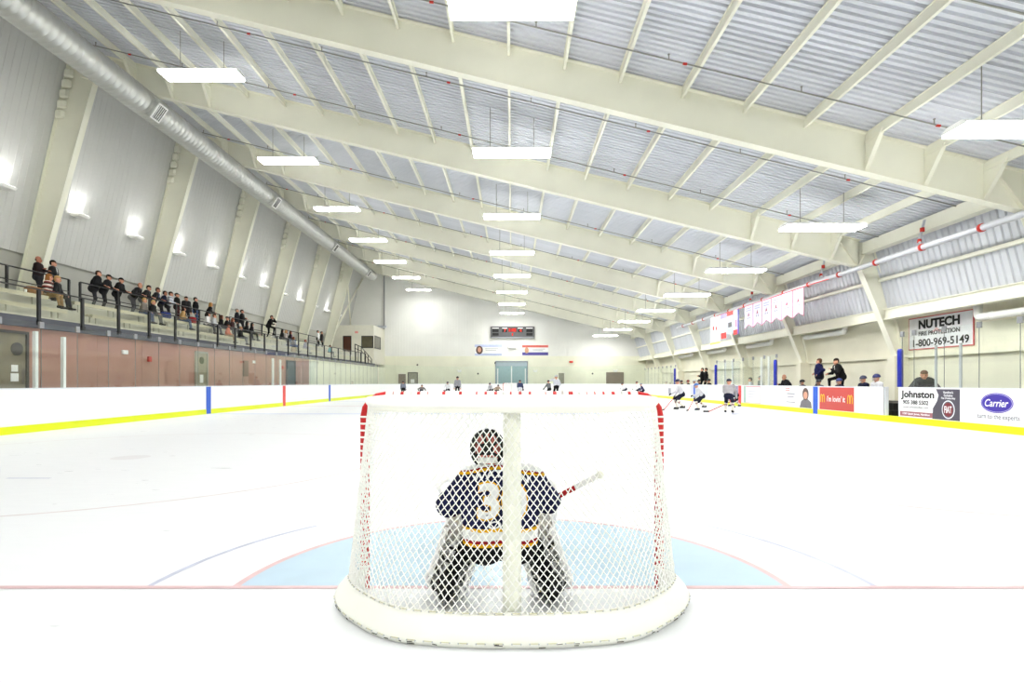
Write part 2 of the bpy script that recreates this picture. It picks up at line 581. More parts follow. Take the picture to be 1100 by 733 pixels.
# doors and openings on the far wall
def door(name, x0, x1, z1, y, matl, frame, n, sgn=-1):
    d = tag(empty(name, ((x0 + x1) / 2, y, 0)), kind='structure')
    w = (x1 - x0) / 2
    MB().box(-w, w, -.06, 0, 0, z1).build('door_leaf', matl, d)
    MB().box(-w - .1, -w, -.1, 0, 0, z1 + .1).box(w, w + .1, -.1, 0, 0, z1 + .1).box(-w, w, -.1, 0, z1, z1 + .1).build('door_frame', frame, d)
    MB().box(w - .25, w - .1, -.1, -.06, 1.0, 1.06).build('door_handle', M_STEEL, d)
    return d
YE = Y_END - .16
k_ = YE / F
def wx(px): return (px - CX) * k_
def wz(py): return CZ + (CY - py) * k_
door('door_1', wx(428), wx(436), wz(402), YE, M_DOORB, M_CREAM, 1)
d2 = door('door_2', wx(439), wx(448), wz(401), YE, M_DOORG, M_DARK, 2)
MB().box(-.25, .2, -.08, -.06, 1.25, 1.7).build('paper_notice', M_WHITE, d2)
door('door_3', wx(600), wx(606), wz(401), YE, M_DOORG, M_CREAM, 3)
door('door_4', wx(652), wx(669), wz(401), YE, M_DOORB, M_DOORB, 4)
# big glazed resurfacer door
bd = tag(empty('door_5', (wx(549.5), YE, 0)), kind='structure')
hw = (wx(567) - wx(532)) / 2
hz = wz(388)
MB().box(-hw, -hw + .12, -.12, 0, 0, hz).box(hw - .12, hw, -.12, 0, 0, hz).box(-hw, hw, -.12, 0, hz - .16, hz).build('door_frame', mat('door_frame_grey', (150, 160, 170), .5), bd)
MB().box(-hw + .12, hw - .12, -.05, 0, hz - .62, hz - .16).build('header_panel', mat('header_panel', (176, 192, 200), .5), bd)
for a, b in ((-hw + .12, -.06), (.06, hw - .12)):
    MB().box(a, b, -.03, 0, 0, hz - .62).build('glazed_pane', M_DOORBLUE, bd)
for x in (-hw + .3, 0, hw - .3):
    MB().box(x - .06, x + .06, -.08, -.03, 0, hz - .9).build('white_mullion', M_WHITE, bd)

# ---------------- steel frames
def ibeam_part(m, poly, yt):
    m.prism(poly, 'y', -yt, yt)
fr_me = {}
mb = MB()
za, zb_ = -17.7, 14.3
mb.prism([(za, deckz(za) - 1.1), (zb_, deckz(zb_) - 1.1), (zb_, deckz(zb_) - .02), (za, deckz(za) - .02)], 'y', -.012, .012)
for dz in (-1.13, -.03):
    mb.prism([(za, deckz(za) + dz), (zb_, deckz(zb_) + dz), (zb_, deckz(zb_) + dz + .028), (za, deckz(za) + dz + .028)], 'y', -.14, .14)
fr_me['rafter'] = mb.mesh('rafter', M_CREAM)
mb = MB()   # left column
ci = lambda z: -19.5 + 0.276 * (z - 5.27)
zlo, zhi = 4.45, 14.0
mb.prism([(lwx(zlo) + .03, zlo), (ci(zlo), zlo), (ci(zhi), zhi), (ci(zhi) + .1, deckz(-17.5) - .04), (lwx(14.9) + .05, 14.95), (lwx(zhi) + .03, zhi)], 'y', -.012, .012)
for f, d in ((ci, .03),):
    mb.prism([(f(zlo), zlo), (f(zlo) + d, zlo), (f(zhi) + d, zhi), (f(zhi), zhi)], 'y', -.14, .14)
mb.prism([(lwx(zlo) + .03, zlo), (lwx(zlo) + .06, zlo), (lwx(14.9) + .06, 14.9), (lwx(14.9) + .03, 14.9)], 'y', -.14, .14)
mb.box(ci(zlo) - .75, ci(zlo) + .12, -.2, .2, zlo - .0, zlo + .03)
fr_me['left_column'] = mb.mesh('left_column', M_CREAM)
mb = MB()   # right column
mb.prism([(14.27, 6.1), (15.78, 2.4), (16.1, 2.4), (15.72, 4.1), (14.78, 7.05), (14.27, 7.1)], 'y', -.012, .012)
mb.prism([(14.25, 6.1), (15.76, 2.4), (15.79, 2.4), (14.28, 6.1)], 'y', -.16, .16)
mb.prism([(16.1, 2.4), (15.72, 4.1), (14.78, 7.05), (14.74, 7.05), (15.68, 4.1), (16.06, 2.4)], 'y', -.16, .16)
fr_me['right_column'] = mb.mesh('right_column', M_CREAM)
fr_me['pier'] = MB().box(15.62, 16.2, -.22, .22, 0, 2.4).mesh('pier', M_BLOCK)
mb = MB()   # stiffener plates at the knee
mb.bar((14.27, -.07, 6.15), (14.4, -.07, 7.05), .12, .02, up=(1, 0, 0))
fr_me['knee_stiffener'] = MB().prism([(13.25, deckz(13.25) - .05), (13.28, deckz(13.25) - .05), (14.2, 6.15), (14.17, 6.15)], 'y', -.13, .13).mesh('knee_stiffener', M_CREAM)
fr_me['knee_plate'] = MB().prism([(14.24, 6.1), (14.28, 6.1), (14.75, 7.05), (14.71, 7.05)], 'y', -.13, .13).mesh('knee_plate', M_CREAM)
br = {}
for s in (-1, 1):
    m = MB()
    zt_, zb2 = -.27, -1.1
    m.add([(-.015, s * .75, zt_ + .12), (.015, s * .75, zt_ + .12), (-.015, s * .62, zt_ - .02), (.015, s * .62, zt_ - .02),
           (-.015, s * .02, zt_ + .12), (.015, s * .02, zt_ + .12), (-.015, s * .02, zb2), (.015, s * .02, zb2)],
          [(0, 1, 3, 2), (2, 3, 7, 6), (6, 7, 5, 4), (4, 5, 1, 0), (0, 2, 6, 4), (1, 5, 7, 3)])
    m.add([(-.06, s * .76, zt_ + .1), (.06, s * .76, zt_ + .1), (.06, s * .03, zb2 + .02), (-.06, s * .03, zb2 + .02),
           (-.06, s * .72, zt_ + .1), (.06, s * .72, zt_ + .1), (.06, s * .01, zb2 + .04), (-.06, s * .01, zb2 + .04)],
          [(0, 1, 2, 3), (7, 6, 5, 4), (0, 3, 7, 4), (1, 5, 6, 2), (0, 4, 5, 1), (3, 2, 6, 7)])
    br[s] = m.mesh('flange_brace', M_CREAM)
clip_me = MB().rbox(-.02, .36, -.2, -.012, 0, .34, .1).mesh('girt_clip', M_CREAM)
BRX = [PX[1], PX[2], PX[3]] + PX[-3:]
for i, y in enumerate(FRAMES):
    fr = tag(empty('roof_portal', (0, y, 0)), '%s cream steel roof portal from the scoreboard wall, spanning wall to wall' % ORD[len(FRAMES) - 1 - i], 'roof portal', 'cream portals carrying the roof')
    for n, me in fr_me.items():
        obj(n, me, fr)
    for x in BRX:
        for s in (-1, 1):
            obj('flange_brace', br[s], fr, (x, 0, deckz(x)))
    for k in range(5):
        z = 12.15 + k * .42
        obj('girt_clip', clip_me, fr, (lwx(z) + .05, 0, z))
# left wall bracing in the last bay
b_ = tag(empty('wall_brace', (-18.8, 62, 4.5)), 'diagonal cross brace of cream steel tubes beside the upstairs booth', 'brace')
b_.location = (0, 0, 0)
MB().tube([(lwx(13.8) + .5, 65.6, 13.8), (lwx(6.0) + .5, 59.4, 6.0)], .11, 8).build('brace_tube', M_CREAM, b_, True)
MB().tube([(lwx(13.8) + .5, 59.6, 12.5), (lwx(7.6) + .5, 65.6, 7.6)], .08, 8).build('brace_tube', M_CREAM, b_, True)

# ------------------------------------------------------------------ hanging lights
def make_light():
    r = empty('hanging_light')
    MB().prism([(-.3, 0.02), (.3, 0.02), (.34, .05), (.2, .14), (-.2, .14), (-.34, .05)], 'x', -1.34, 1.34).build('housing', M_WHITE, r)
    MB().box(-1.33, 1.33, -.32, .32, -.03, .02).build('diffuser', M_LAMP, r)
    for s in (-.75, .75):
        MB().tube([(s, 0, .14), (s, 0, 1.4 - s * SL)], .012, 6).build('suspension_rod', M_RPIPE, r)
    return r
light0 = None
for name, X, Z in (('left', -10.7, 11.92), ('mid', 0, 9.24), ('right', 10.7, 6.66)):
    for k in range(-2, 8):
        lo = make_light() if light0 is None else copy_tree(light0)
        light0 = light0 or lo
        lo.location = (X, 11.6 + BAY * k, Z)
        tag(lo, ORD[7 - k] + {'left': ' long hanging light from the scoreboard wall, row beside the duct', 'mid': ' long hanging light from the scoreboard wall, row over mid ice',
                 'right': ' long hanging light from the scoreboard wall, low row by the benches'}[name], 'light', {'left': 'hanging lights beside the duct', 'mid': 'hanging lights over mid ice', 'right': 'hanging lights by the benches'}[name])

# wall up-lights on the left wall
sc0 = None
def make_sconce():
    r = empty('wall_light')
    MB().prism([(0, 0), (.16, -.1), (.42, -.06), (.5, .04), (0, .04)], 'y', -.3, .3).build('housing', M_WHITE, r)
    MB().box(.06, .46, -.26, .26, .041, .06).build('lens', M_SCON, r)
    return r
for k in range(-1, 6):
    for d in (1.85, 5.5):
        y = FRAMES[3] + k * BAY + d
        if y > 63: continue
        s = make_sconce() if sc0 is None else copy_tree(sc0)
        first = sc0 is None
        sc0 = sc0 or s
        s.location = (lwx(8.75) + .03, y, 8.75)
        tag(s, '%s small white up-light from the booth end of the panelled wall' % ORD[12 - 2 * (k + 1) - (d > 3)], 'wall light', 'up-lights along the wall above the stands')
        L = bpy.data.lights.new('uplight', 'SPOT')
        L.energy = SCONCE_W
        L.spot_size = 1.9
        L.spot_blend = 0.9
        L.shadow_soft_size = 0.12
        lo = bpy.data.objects.new('uplight', L)
        C.objects.link(lo)
        lo.parent = s
        lo.location = (.34, 0, .12)
        lo.rotation_euler = (PI, math.radians(-13), 0)

# ------------------------------------------------------------------ spiral duct
du = tag(empty('spiral_duct', (-15.0, Y_BACK, 12.72)), 'long round galvanised air duct running below the rafters above the stands', 'duct')
R = .53
mb = MB()
prev = []
pts, rr = [], []
L0 = 58.6 - Y_BACK
n = int(L0 / .26)
for k in range(n + 1):
    y = k * .26
    for dy, dr in ((0, 0), (.225, 0), (.235, .009), (.25, .009)):
        pts.append((0, y + dy, 0))
        rr.append(R + dr)
mb.tube(pts, rr, 28)
mb.build('duct_run', M_DUCT, du, True)
for y in (11.3, 22.4, 33.6, 44.9, 55.4):
    yy = y - Y_BACK
    g = MB().bar((.36, yy, -.24), (.56, yy, -.38), .66, .5, up=(0, 1, 0)).build('diffuser_box', M_DUCT, du)
    d = Vector((.26, 0, -.18)).normalized()
    c0 = Vector((.56, yy, -.38))
    u = Vector((0, 1, 0)); w = d.cross(u).normalized()
    m = MB()
    for a, b2, p, q in ((-.3, .3, .44, .5), (-.3, .3, -.5, -.44)):
        pass
    for sgn in (-1, 1):
        m.bar(c0 + w * .47 * 0 + u * .25 * sgn - w * .34, c0 + u * .25 * sgn + w * .34, .06, .04, up=tuple(d))
        m.bar(c0 + w * .32 * sgn - u * .26, c0 + w * .32 * sgn + u * .26, .06, .04, up=tuple(d))
    m.build('diffuser_frame', M_WHITE, g)
    m = MB()
    for t in range(5):
        m.bar(c0 + u * (-.2 + .1 * t) - w * .3, c0 + u * (-.2 + .1 * t) + w * .3, .02, .03, up=tuple(d))
    m.build('louvre', M_DARK, g)
for y in [FR0 + BAY * k + .5 for k in range(-2, 7)]:
    MB().tube([(0, y - Y_BACK, .5), (0, y - Y_BACK, 1.6)], .01, 5).build('hanger_rod', M_STEEL, du)

# ------------------------------------------------------------------ sprinkler branch pipes
xs0, xs1 = -17.3, 14.0
mb = MB()
mb.tube([(xs0, 0, deckz(xs0) - .36), (xs1, 0, deckz(xs1) - .36)], .021, 6)
pipe_me = mb.mesh('pipe', M_RPIPE, True)
head_me = MB().tube([(0, 0, 0), (0, 0, .09)], .016, 5).ball((0, 0, .11), (.035, .035, .02), 6, 3).mesh('sprinkler_head', M_RPIPE)
fit_me = MB().tube([(-.05, 0, 0), (.05, 0, -.012)], .032, 7).mesh('red_coupling', M_RED)
y = FR0 + 2.0 - 4 * 3.65
while y < Y_END - 1:
    p = tag(empty('sprinkler_pipe', (0, y, 0)), '%s thin sprinkler branch pipe from the scoreboard wall, below the purlins' % ORD[int((Y_END - 1 - y) / 3.65)], 'pipe', 'sprinkler branch pipes under the roof')
    obj('pipe_run', pipe_me, p)
    for k in range(9):
        x = -15.9 + 3.3 * k
        obj('sprinkler_head', head_me, p, (x, 0, deckz(x) - .34))
    for k in range(5):
        x = -14.6 + 6.3 * k
        obj('red_coupling', fit_me, p, (x, 0, deckz(x) - .36))
    y += 3.65
# main along the right eave
mp = tag(empty('sprinkler_main', (13.9, 8, 5.9)), 'thick grey sprinkler main with red couplings running along the low eave', 'pipe')
MB().tube([(0, -14, 0), (0, 38, 0)], .1, 14).build('pipe_run', M_PIPEG, mp, True)
for y in [8.2 + 2.35 * k for k in range(13)]:
    MB().tube([(0, y - .05, 0), (0, y + .05, 0)], .125, 14).build('red_coupling', M_RED, mp, True)
for y in (14.1 - 8 + 0, 20.9 - 8 - 2.3, 24.55 - 8, 31.85 - 8):
    m = MB().tube([(0, y, .1), (0, y + .1, .28), (.1, y + .1, .6), (.12, y, .95)], .045, 8)
    r_ = m.build('riser', M_PIPEG, mp, True)
    MB().tube([(.1, y + .08, .56), (.1, y + .08, .7)], .07, 8).build('red_coupling', M_RED, mp, True)
    MB().tube([(0, y + .08, .2), (.02, y + .1, .3)], .065, 8).build('red_coupling', M_RED, mp, True)
# white insulated ducts under the girt
WP = iter(('beside the lettered wall sign', 'behind the row of pennants', 'behind the tall flags', 'above the far players bench', 'near the end corner'))
def white_duct(y0, y1, z, lab):
    lab = 'thick white elbowed pipe under the wall girt ' + next(WP)
    o = tag(empty('white_pipe', (15.75, y0, z)), lab, 'pipe', 'white pipes under the girt')
    pts = [(0, 0, .42), (0, 0, .12)] + [(0, .12 - .12 * math.cos(a), .12 - .12 * math.sin(a)) for a in (.4, .8, 1.2, 1.57)] + [(0, y1 - y0, 0)]
    MB().tube(pts, .13, 12).build('pipe_run', M_WHITE, o, True)
    MB().tube([(0, .5, 0), (0, .56, 0)], .145, 12).build('pipe_band', M_WHITE, o, True)
    return o
for y0, y1, z in ((18.5, 15.5, 3.52), (25.9, 29.4, 3.72), (33.2, 36.6, 3.7), (40.5, 44, 3.7), (48, 51.5, 3.7)):
    if y1 < y0:
        o = white_duct(0, y0 - y1, z, 'thick white pipe with an upturned elbow fixed under the right wall girt')
        o.location = (15.75, y0, z)
        o.rotation_euler = (0, 0, PI)
    else:
        white_duct(y0, y1, z, 'thick white pipe with an upturned elbow fixed under the right wall girt')

# ------------------------------------------------------------------ rink boards
def board_piece(root, p0, p1, out, kick=True):
    """one straight board panel between plan points p0, p1; out = outward normal"""
    p0, p1, n = Vector((*p0, 0)), Vector((*p1, 0)), Vector((*out, 0)).normalized()
    d = (p1 - p0).normalized()
    a, b = p0 + d * .003, p1 - d * .003
    m = MB()
    def slab(q0, q1, t0, t1, z0, z1):
        mm = MB()
        vs = []
        for z in (z0, z1):
            for q, t in ((q0, t0), (q1, t0), (q1, t1), (q0, t1)):
                v = q + n * t
                vs.append((v.x - root.location.x, v.y - root.location.y, z))
        return mm.add(vs, [(0, 3, 2, 1), (4, 5, 6, 7), (0, 1, 5, 4), (1, 2, 6, 5), (2, 3, 7, 6), (3, 0, 4, 7)])
    slab(a, b, 0, .1, .2, BH - .03).build('board_panel', M_BOARD, root)
    slab(p0, p1, -.012, .1, 0, .2).build('kick_plate', M_YEL, root)
    slab(p0, p1, -.015, .14, BH - .03, BH).build('cap_rail', M_CAP, root)

def corner(root, cx, cy, a0, a1, n=10):
    for k in range(n):
        a, b = a0 + (a1 - a0) * k / n, a0 + (a1 - a0) * (k + 1) / n
        board_piece(root, (cx + RAD * math.cos(a), cy + RAD * math.sin(a)), (cx + RAD * math.cos(b), cy + RAD * math.sin(b)), (math.cos((a + b) / 2), math.sin((a + b) / 2)))

YS0, YS1 = Y_NEAR + RAD, Y_FAR - RAD
bl = tag(empty('rink_boards', (-BX, YS0, 0)), 'white rink boards with yellow kick plate below the spectator stands', 'rink boards')
n = 18
for k in range(n):
    ya, yb = YS0 + (YS1 - YS0) * k / n, YS0 + (YS1 - YS0) * (k + 1) / n
    board_piece(bl, (-BX, ya), (-BX, yb), (-1, 0))
brr = tag(empty('rink_boards', (BX, YS0, 0)), 'white rink boards with yellow kick plate in front of the players benches', 'rink boards')
cuts = [YS0, 11.1, 13.5, 15.5, 17.95, None, 18.67, 20.3, 22.6, 26.1, 28.0, 29.9, 31.9, 34.3, 36.8, 39.3, 41.8, 44.3, 46.8, 49.3, YS1]
for a, b in zip(cuts[:-1], cuts[1:]):
    if a is None or b is None:
        continue
    board_piece(brr, (BX, a), (BX, b), (1, 0))
MB().box(-.012, .1, 17.95 - YS0, 18.67 - YS0, 0, .2).build('kick_plate', M_YEL, brr)
for yy in (17.95, 18.67):
    MB().box(0, .12, yy - YS0 - .04, yy - YS0 + .04, .2, BH).build('gate_jamb', M_CAP, brr)
bf = tag(empty('rink_boards', (0, Y_FAR, 0)), 'white curved rink boards at the end with the scoreboard', 'rink boards')
corner(bf, BX - RAD, YS1, 0, PI / 2)
corner(bf, -BX + RAD, YS1, PI / 2, PI)
for k in range(4):
    w = (BX - RAD) * 2 / 4
    board_piece(bf, (BX - RAD - k * w, Y_FAR), (BX - RAD - (k + 1) * w, Y_FAR), (0, 1))
bn = tag(empty('rink_boards', (0, Y_NEAR, 0)), 'white curved rink boards behind the near goal', 'rink boards')
corner(bn, -BX + RAD, YS0, PI, 1.5 * PI)
corner(bn, BX - RAD, YS0, 1.5 * PI, 2 * PI)
for k in range(4):
    board_piece(bn, (-BX + RAD + k * w, Y_NEAR), (-BX + RAD + (k + 1) * w, Y_NEAR), (0, -1))
# line stripes on the boards
for root, sx in ((bl, -1), (brr, 1)):
    for yy, mm in ((22.9, M_BLUE), (30.5, M_REDS), (38.1, M_BLUE)):
        xx = -sx * .015
        MB().box(min(xx, 0), max(xx, 0), yy - YS0 - .17, yy - YS0 + .17, .01, BH - .03).build('line_stripe', mm, root)

# ------------------------------------------------------------------ glass screens
def pane_run(root, pts_, z1, clip=True):
    """panes between successive plan points (world), joint strip and clip at each joint"""
    lx, ly = root.location.x, root.location.y
    for i, (p, q) in enumerate(zip(pts_[:-1], pts_[1:])):
        p, q = Vector(p), Vector(q)
        d = (q - p).normalized()
        nrm = Vector((d.y, -d.x)) * .006
        a, b = p + d * .006, q - d * .006
        vs = []
        for z in (BH, z1):
            for v in (a + nrm, b + nrm, b - nrm, a - nrm):
                vs.append((v.x - lx, v.y - ly, z))
        MB().add(vs, [(0, 3, 2, 1), (4, 5, 6, 7), (0, 1, 5, 4), (1, 2, 6, 5), (2, 3, 7, 6), (3, 0, 4, 7)]).build('glass_pane', M_GLASS, root)
    for p in pts_:
        x, y = p[0] - lx, p[1] - ly
        if clip:
            MB().box(x - .006, x + .006, y - .007, y + .007, BH, z1 - .1).build('joint_strip', M_EDGE, root)
        if clip:
            MB().box(x - .025, x + .025, y - .07, y + .07, z1 - .14, z1 + .03).build('glass_clip', M_STEEL, root)
gx = BX + .06
gl = tag(empty('glass_screen', (-gx, YS0, BH * 0)), 'long clear glass screen on the boards below the stands', 'glass screen')
k0 = [YS0 + 1.235 * k for k in range(int((YS1 - YS0) / 1.235) + 1)]
pane_run(gl, [(-gx, y) for y in k0], 2.93)
gr1 = tag(empty('glass_screen', (gx, 15, 0)), 'clear glass screen above the lettered boards beside the open bench gate', 'glass screen')
ye = [17.9] + [17.37 - 1.21 * k for k in range(8)]
pane_run(gr1, [(gx, y) for y in ye], 2.95)
gr2 = tag(empty('glass_screen', (gx, 30, 0)), 'clear glass screen between the two players benches', 'glass screen')
pane_run(gr2, [(gx, 26.4 + 1.283 * k) for k in range(7)], 2.65)
gr3 = tag(empty('glass_screen', (gx, 47, 0)), 'clear glass screen between the far players bench and the end corner', 'glass screen')
pane_run(gr3, [(gx, 42.7 + 1.225 * k) for k in range(9)], 2.65)
gf = tag(empty('glass_screen', (0, Y_FAR, 0)), 'clear curved glass screen at the end with the scoreboard', 'glass screen')
pp = []
for k in range(11):
    a = PI / 2 * k / 10
    pp.append((BX - RAD + (RAD + .06) * math.cos(a), YS1 + (RAD + .06) * math.sin(a)))
for k in range(1, 7):
    pp.append((BX - RAD - k * (BX - RAD) * 2 / 7, Y_FAR + .06))
for k in range(11):
    a = PI / 2 + PI / 2 * k / 10
    pp.append((-BX + RAD + (RAD + .06) * math.cos(a), YS1 + (RAD + .06) * math.sin(a)))
pane_run(gf, pp, 3.08, False)
# white and blue posts
def post(px, X, ztop, rad, matl, name, label, cat, group, shape='box'):
    y = yx(px, X)
    o = MB()
    if shape == 'box':
        o.rbox(-rad, rad, -rad, rad, 0, ztop - BH, rad * .3)
    else:
        o.tube([(0, 0, 0), (0, 0, ztop - BH - .06), (0, 0, ztop - BH)], [rad, rad, rad * .7], 12)
    ob = o.build(name, matl, None, shape != 'box', (X, y, BH))
    return tag(ob, label, cat, group)
for px, zt_ in ((38, 2.7), (68, 2.62), (293, 2.62), (301, 2.58)):
    post(px, -gx - .09, zt_, .05, M_WHITE, 'white_post', 'square white steel post in the glass below the stands, ' + {38: 'beside the olive door', 68: 'next past the olive door', 293: 'just before the red bell', 301: 'beside the red bell'}[px], 'post', 'white posts below the stands')
for px, zt_ in ((818, 2.62), (826, 2.62), (787, 2.6), (779, 2.6)):
    post(px, gx + .09, zt_, .05, M_WHITE, 'white_post', 'square white post in the glass between the benches, ' + {818: 'second from the blue padded post', 826: 'right beside the blue padded post', 787: 'second from the far bench', 779: 'next to the far bench'}[px], 'post', 'white posts between the benches')
for px in (1005.5, 1032):
    post(px, gx + .09, 2.45 if px > 990 else 2.8, .03, M_PIPEG, 'steel_post', 'thin steel post in the glass above the lettered boards, %s from the gate' % {1005.5: 'first', 1032: 'second'}[px], 'post', 'steel posts by the bench gate')
for px, lab in ((967, 'blue padded post beside the open bench gate'), (833, 'blue padded post by the man leaning on the boards'),
                (769, 'blue padded post at the centre line end of the far bench'), (725, 'blue padded post at the corner end of the far bench')):
    post(px, gx, 2.42, .085, M_PAD, 'padded_post', lab, 'post', None, 'tube')

# ------------------------------------------------------------------ stands on the left
SXF = -15.2
Y0S = Y_BACK + .2
st = tag(empty('stand_terrace', (SXF, Y0S, 0)), 'stepped concrete spectator terrace raised above a brown wall', 'terrace')
Y1S = 60.8
LN = Y1S - Y0S
def sb(name, x0, x1, z0, z1, m, y0=0, y1=None):
    return MB().box(x0 - SXF, x1 - SXF, y0, LN if y1 is None else y1, z0, z1).build(name, m, st)
sb('slab_fascia', SXF - .12, SXF, 3.06, 3.4, M_SLAB)
sb('slab', -20.5, SXF - .12, 3.06, 3.4, M_CONC)
sb('step', -17.1, -16.3, 3.4, 3.62, M_CONC)
sb('step', -17.9, -17.1, 3.4, 4.08, M_CONC)
sb('step', -20.5, -17.9, 3.4, 4.5, M_CONC)
# long plank benches, each board of a bench a part, split by aisles
AIS = [(15.5, 20.2), (21.4, 33.6), (34.8, 47), (48.2, 58)]
nb = 0
for row, (bx, bz) in enumerate(((-16.62, 3.98), (-17.32, 4.5))):
    for ia, (a, b) in enumerate(AIS):
        lab = ('pale plank bench on the %s terrace step, %s from the booth' % (('lower', 'upper')[row], ORD[3 - ia]))
        o = tag(empty('plank_bench', (bx, a, bz)), lab, 'bench', 'plank benches on the %s step' % ('lower', 'upper')[row])
        for dx in (-.16, .0, .16):
            MB().box(dx - .07, dx + .07, 0, b - a, -.05, 0).build('plank', M_BENCH, o)
        MB().box(.18, .215, 0, b - a, -.13, -.02).build('front_plank', M_BENCH, o)
        nk = int((b - a) / 2.0)
        base = 3.62 if row == 0 else 4.08
        for k in range(nk + 1):
            yy = .3 + (b - a - .6) * k / nk
            MB().box(.1, .14, yy - .02, yy + .02, base - bz, -.05).box(-.14, -.1, yy - .02, yy + .02, base - bz, -.05).build('bracket', M_CONC, o)
# brown lower wall, cream beyond
wc = tag(empty('wall_concourse', (SXF - .1, Y_BACK, 0)), kind='structure')
def ysplit(px): return yx(px, SXF - .1) - Y_BACK
ysp = ysplit(332)
M_SEAM = M_BROWN
yy = 0
while yy < ysp - .1:
    y2 = min(yy + 2.44, ysp)
    MB().box(-.3, 0, yy + .006, y2 - .006, 0, 3.06).build('wall_panel', M_BROWN, wc)
    yy = y2
while yy < Y_END - Y_BACK - .1:
    y2 = min(yy + 3.0, Y_END - Y_BACK)
    MB().box(-.3, 0, yy + .004, y2 - .004, 0, 3.06).build('wall_panel', M_BLOCKG, wc)
    yy = y2
def side_door(n, px0, px1, ztop, m, fr):
    X = SXF - .1
    y0, y1 = sorted((yx(px0, X), yx(px1, X)))
    d = tag(empty('door_%d' % n, (X, (y0 + y1) / 2, 0)), kind='structure')
    w = (y1 - y0) / 2
    MB().box(0, .04, -w, w, 0, ztop).build('door_leaf', m, d)
    MB().box(0, .08, -w - .09, -w, 0, ztop + .09).box(0, .08, w, w + .09, 0, ztop + .09).box(0, .08, -w, w, ztop, ztop + .09).build('door_frame', fr, d)
    return d, w
d, w_ = side_door(6, -14, 26, 2.82, mat('door_olive', (128, 120, 100), .6), M_DARK)
MB().tube([(.04, .3, 2.35), (.07, .3, 2.35)], .2, 20).build('round_sign', M_DARK, d)
for (a, b, c, e) in ((.1, .36, 1.35, 1.6), (.12, .34, 1.65, 1.86)):
    MB().box(.04, .05, a, b, c, e).build('paper_notice', M_WHITE, d)
d, w_ = side_door(7, 210, 221, 2.75, mat('door_sage', (146, 140, 118), .6), M_DOORG)
MB().tube([(.04, 0, 2.4), (.07, 0, 2.4)], .17, 18).build('round_sign', mat('olive_sign', (70, 78, 40), .6), d)
MB().box(.04, .06, -.15, .12, 1.3, 1.7).build('paper_notice', M_WHITE, d)
d, w_ = side_door(8, 308, 316, 2.75, mat('door_slate', (92, 92, 92), .6), M_DARK)
# small things on the brown wall
XW = SXF - .1
def wallbox(name, px, py, w, h, m, label, cat):
    y = yx(px, XW)
    z = CZ + (CY - py) * y / F
    return tag(MB().rbox(0, .09, -w / 2, w / 2, -h / 2, h / 2, .02).build(name, m, None, False, (XW, y, z)), label, cat)
wallbox('fire_alarm', 159.5, 386, .2, .22, M_RED, 'small red fire alarm box on the brown wall', 'fire alarm')
wallbox('emergency_light', 133, 378.5, .28, .16, M_WHITE, 'small white emergency light on the brown wall by the fire alarm', 'light')
wallbox('emergency_light', 272, 389, .25, .16, M_WHITE, 'small white emergency light on the brown wall between two doors', 'light')
wallbox('wall_cabinet', 263, 396, .55, .9, mat('cabinet_brown', (118, 88, 76), .6), 'brown cabinet fixed to the brown wall past the sage door', 'cabinet')
wallbox('fire_bell', 303, 395, .2, .22, M_RED, 'small red bell on the brown wall by the slate door', 'alarm')
# guard rail at the slab edge: posts, top rail, glass
gr_ = tag(empty('guard_railing', (SXF + .02, 13.6, 3.4)), 'black guard railing with glass panels along the edge of the stands', 'railing')
PY = []
y = 14.0
while y < 57.5:
    PY.append(y)
    y += 1.78
for i, y in enumerate(PY):
    MB().box(-.035, .035, y - 13.6 - .05, y - 13.6 + .05, -.2, .92).build('rail_post', M_BLACK, gr_)
    MB().box(-.05, .06, y - 13.6 - .07, y - 13.6 + .07, -.24, -.1).build('post_bracket', M_BLACK, gr_)
for a, b in zip(PY[:-1], PY[1:]):
    MB().box(-.006, .006, a - 13.6 + .07, b - 13.6 - .07, .03, .84).build('glass_panel', M_GLASS2, gr_)
MB().bar((0, .3, .9), (0, PY[-1] - 13.6 + .1, .9), .06, .04).build('top_rail', M_BLACK, gr_)
# rail along the back walkway (people lean on it)
RB = -17.95
def back_rail(y0, y1, label):
    o = tag(empty('walkway_railing', (RB, y0, 4.5)), label, 'railing')
    n = max(1, round((y1 - y0) / 2.4))
    for k in range(n + 1):
        y = (y1 - y0) * k / n
        MB().box(-.03, .03, y - .04, y + .04, 0, .98).build('rail_post', M_BLACK, o)
    MB().tube([(0, -.05, .85), (0, 0, .99), (0, y1 - y0, .99), (0, y1 - y0 + .05, .85)], .03, 8).build('top_rail', M_BLACK, o, True)
    MB().tube([(0, 0, .5), (0, y1 - y0, .5)], .02, 6).build('mid_rail', M_BLACK, o, True)
back_rail(14, yx(74, RB), 'black walkway railing ending beside the man in a tie')
back_rail(yx(86, RB), 33.6, 'black walkway railing that the row of dark-coated spectators leans on')
back_rail(34.8, 50.5, 'black walkway railing beside the man with his foot raised')
# stair rail at the far end
o = tag(empty('stair_railing', (SXF, 53, 3.4)), 'black sloping stair railing below the white booth', 'railing')
pz = [(0, 1.62), (2.2, 1.5), (6.2, .45)]
MB().tube([(0, a, b) for a, b in pz], .04, 8).build('top_rail', M_BLACK, o, True)
MB().tube([(0, a, b - .4) for a, b in pz], .03, 8).build('mid_rail', M_BLACK, o, True)
for a, b in ((0, 1.62), (1.1, 1.56), (2.2, 1.5), (3.5, 1.15), (4.8, .8), (6.2, .45)):
    MB().box(-.035, .035, a - .035, a + .035, -.1, b).build('rail_post', M_BLACK, o)

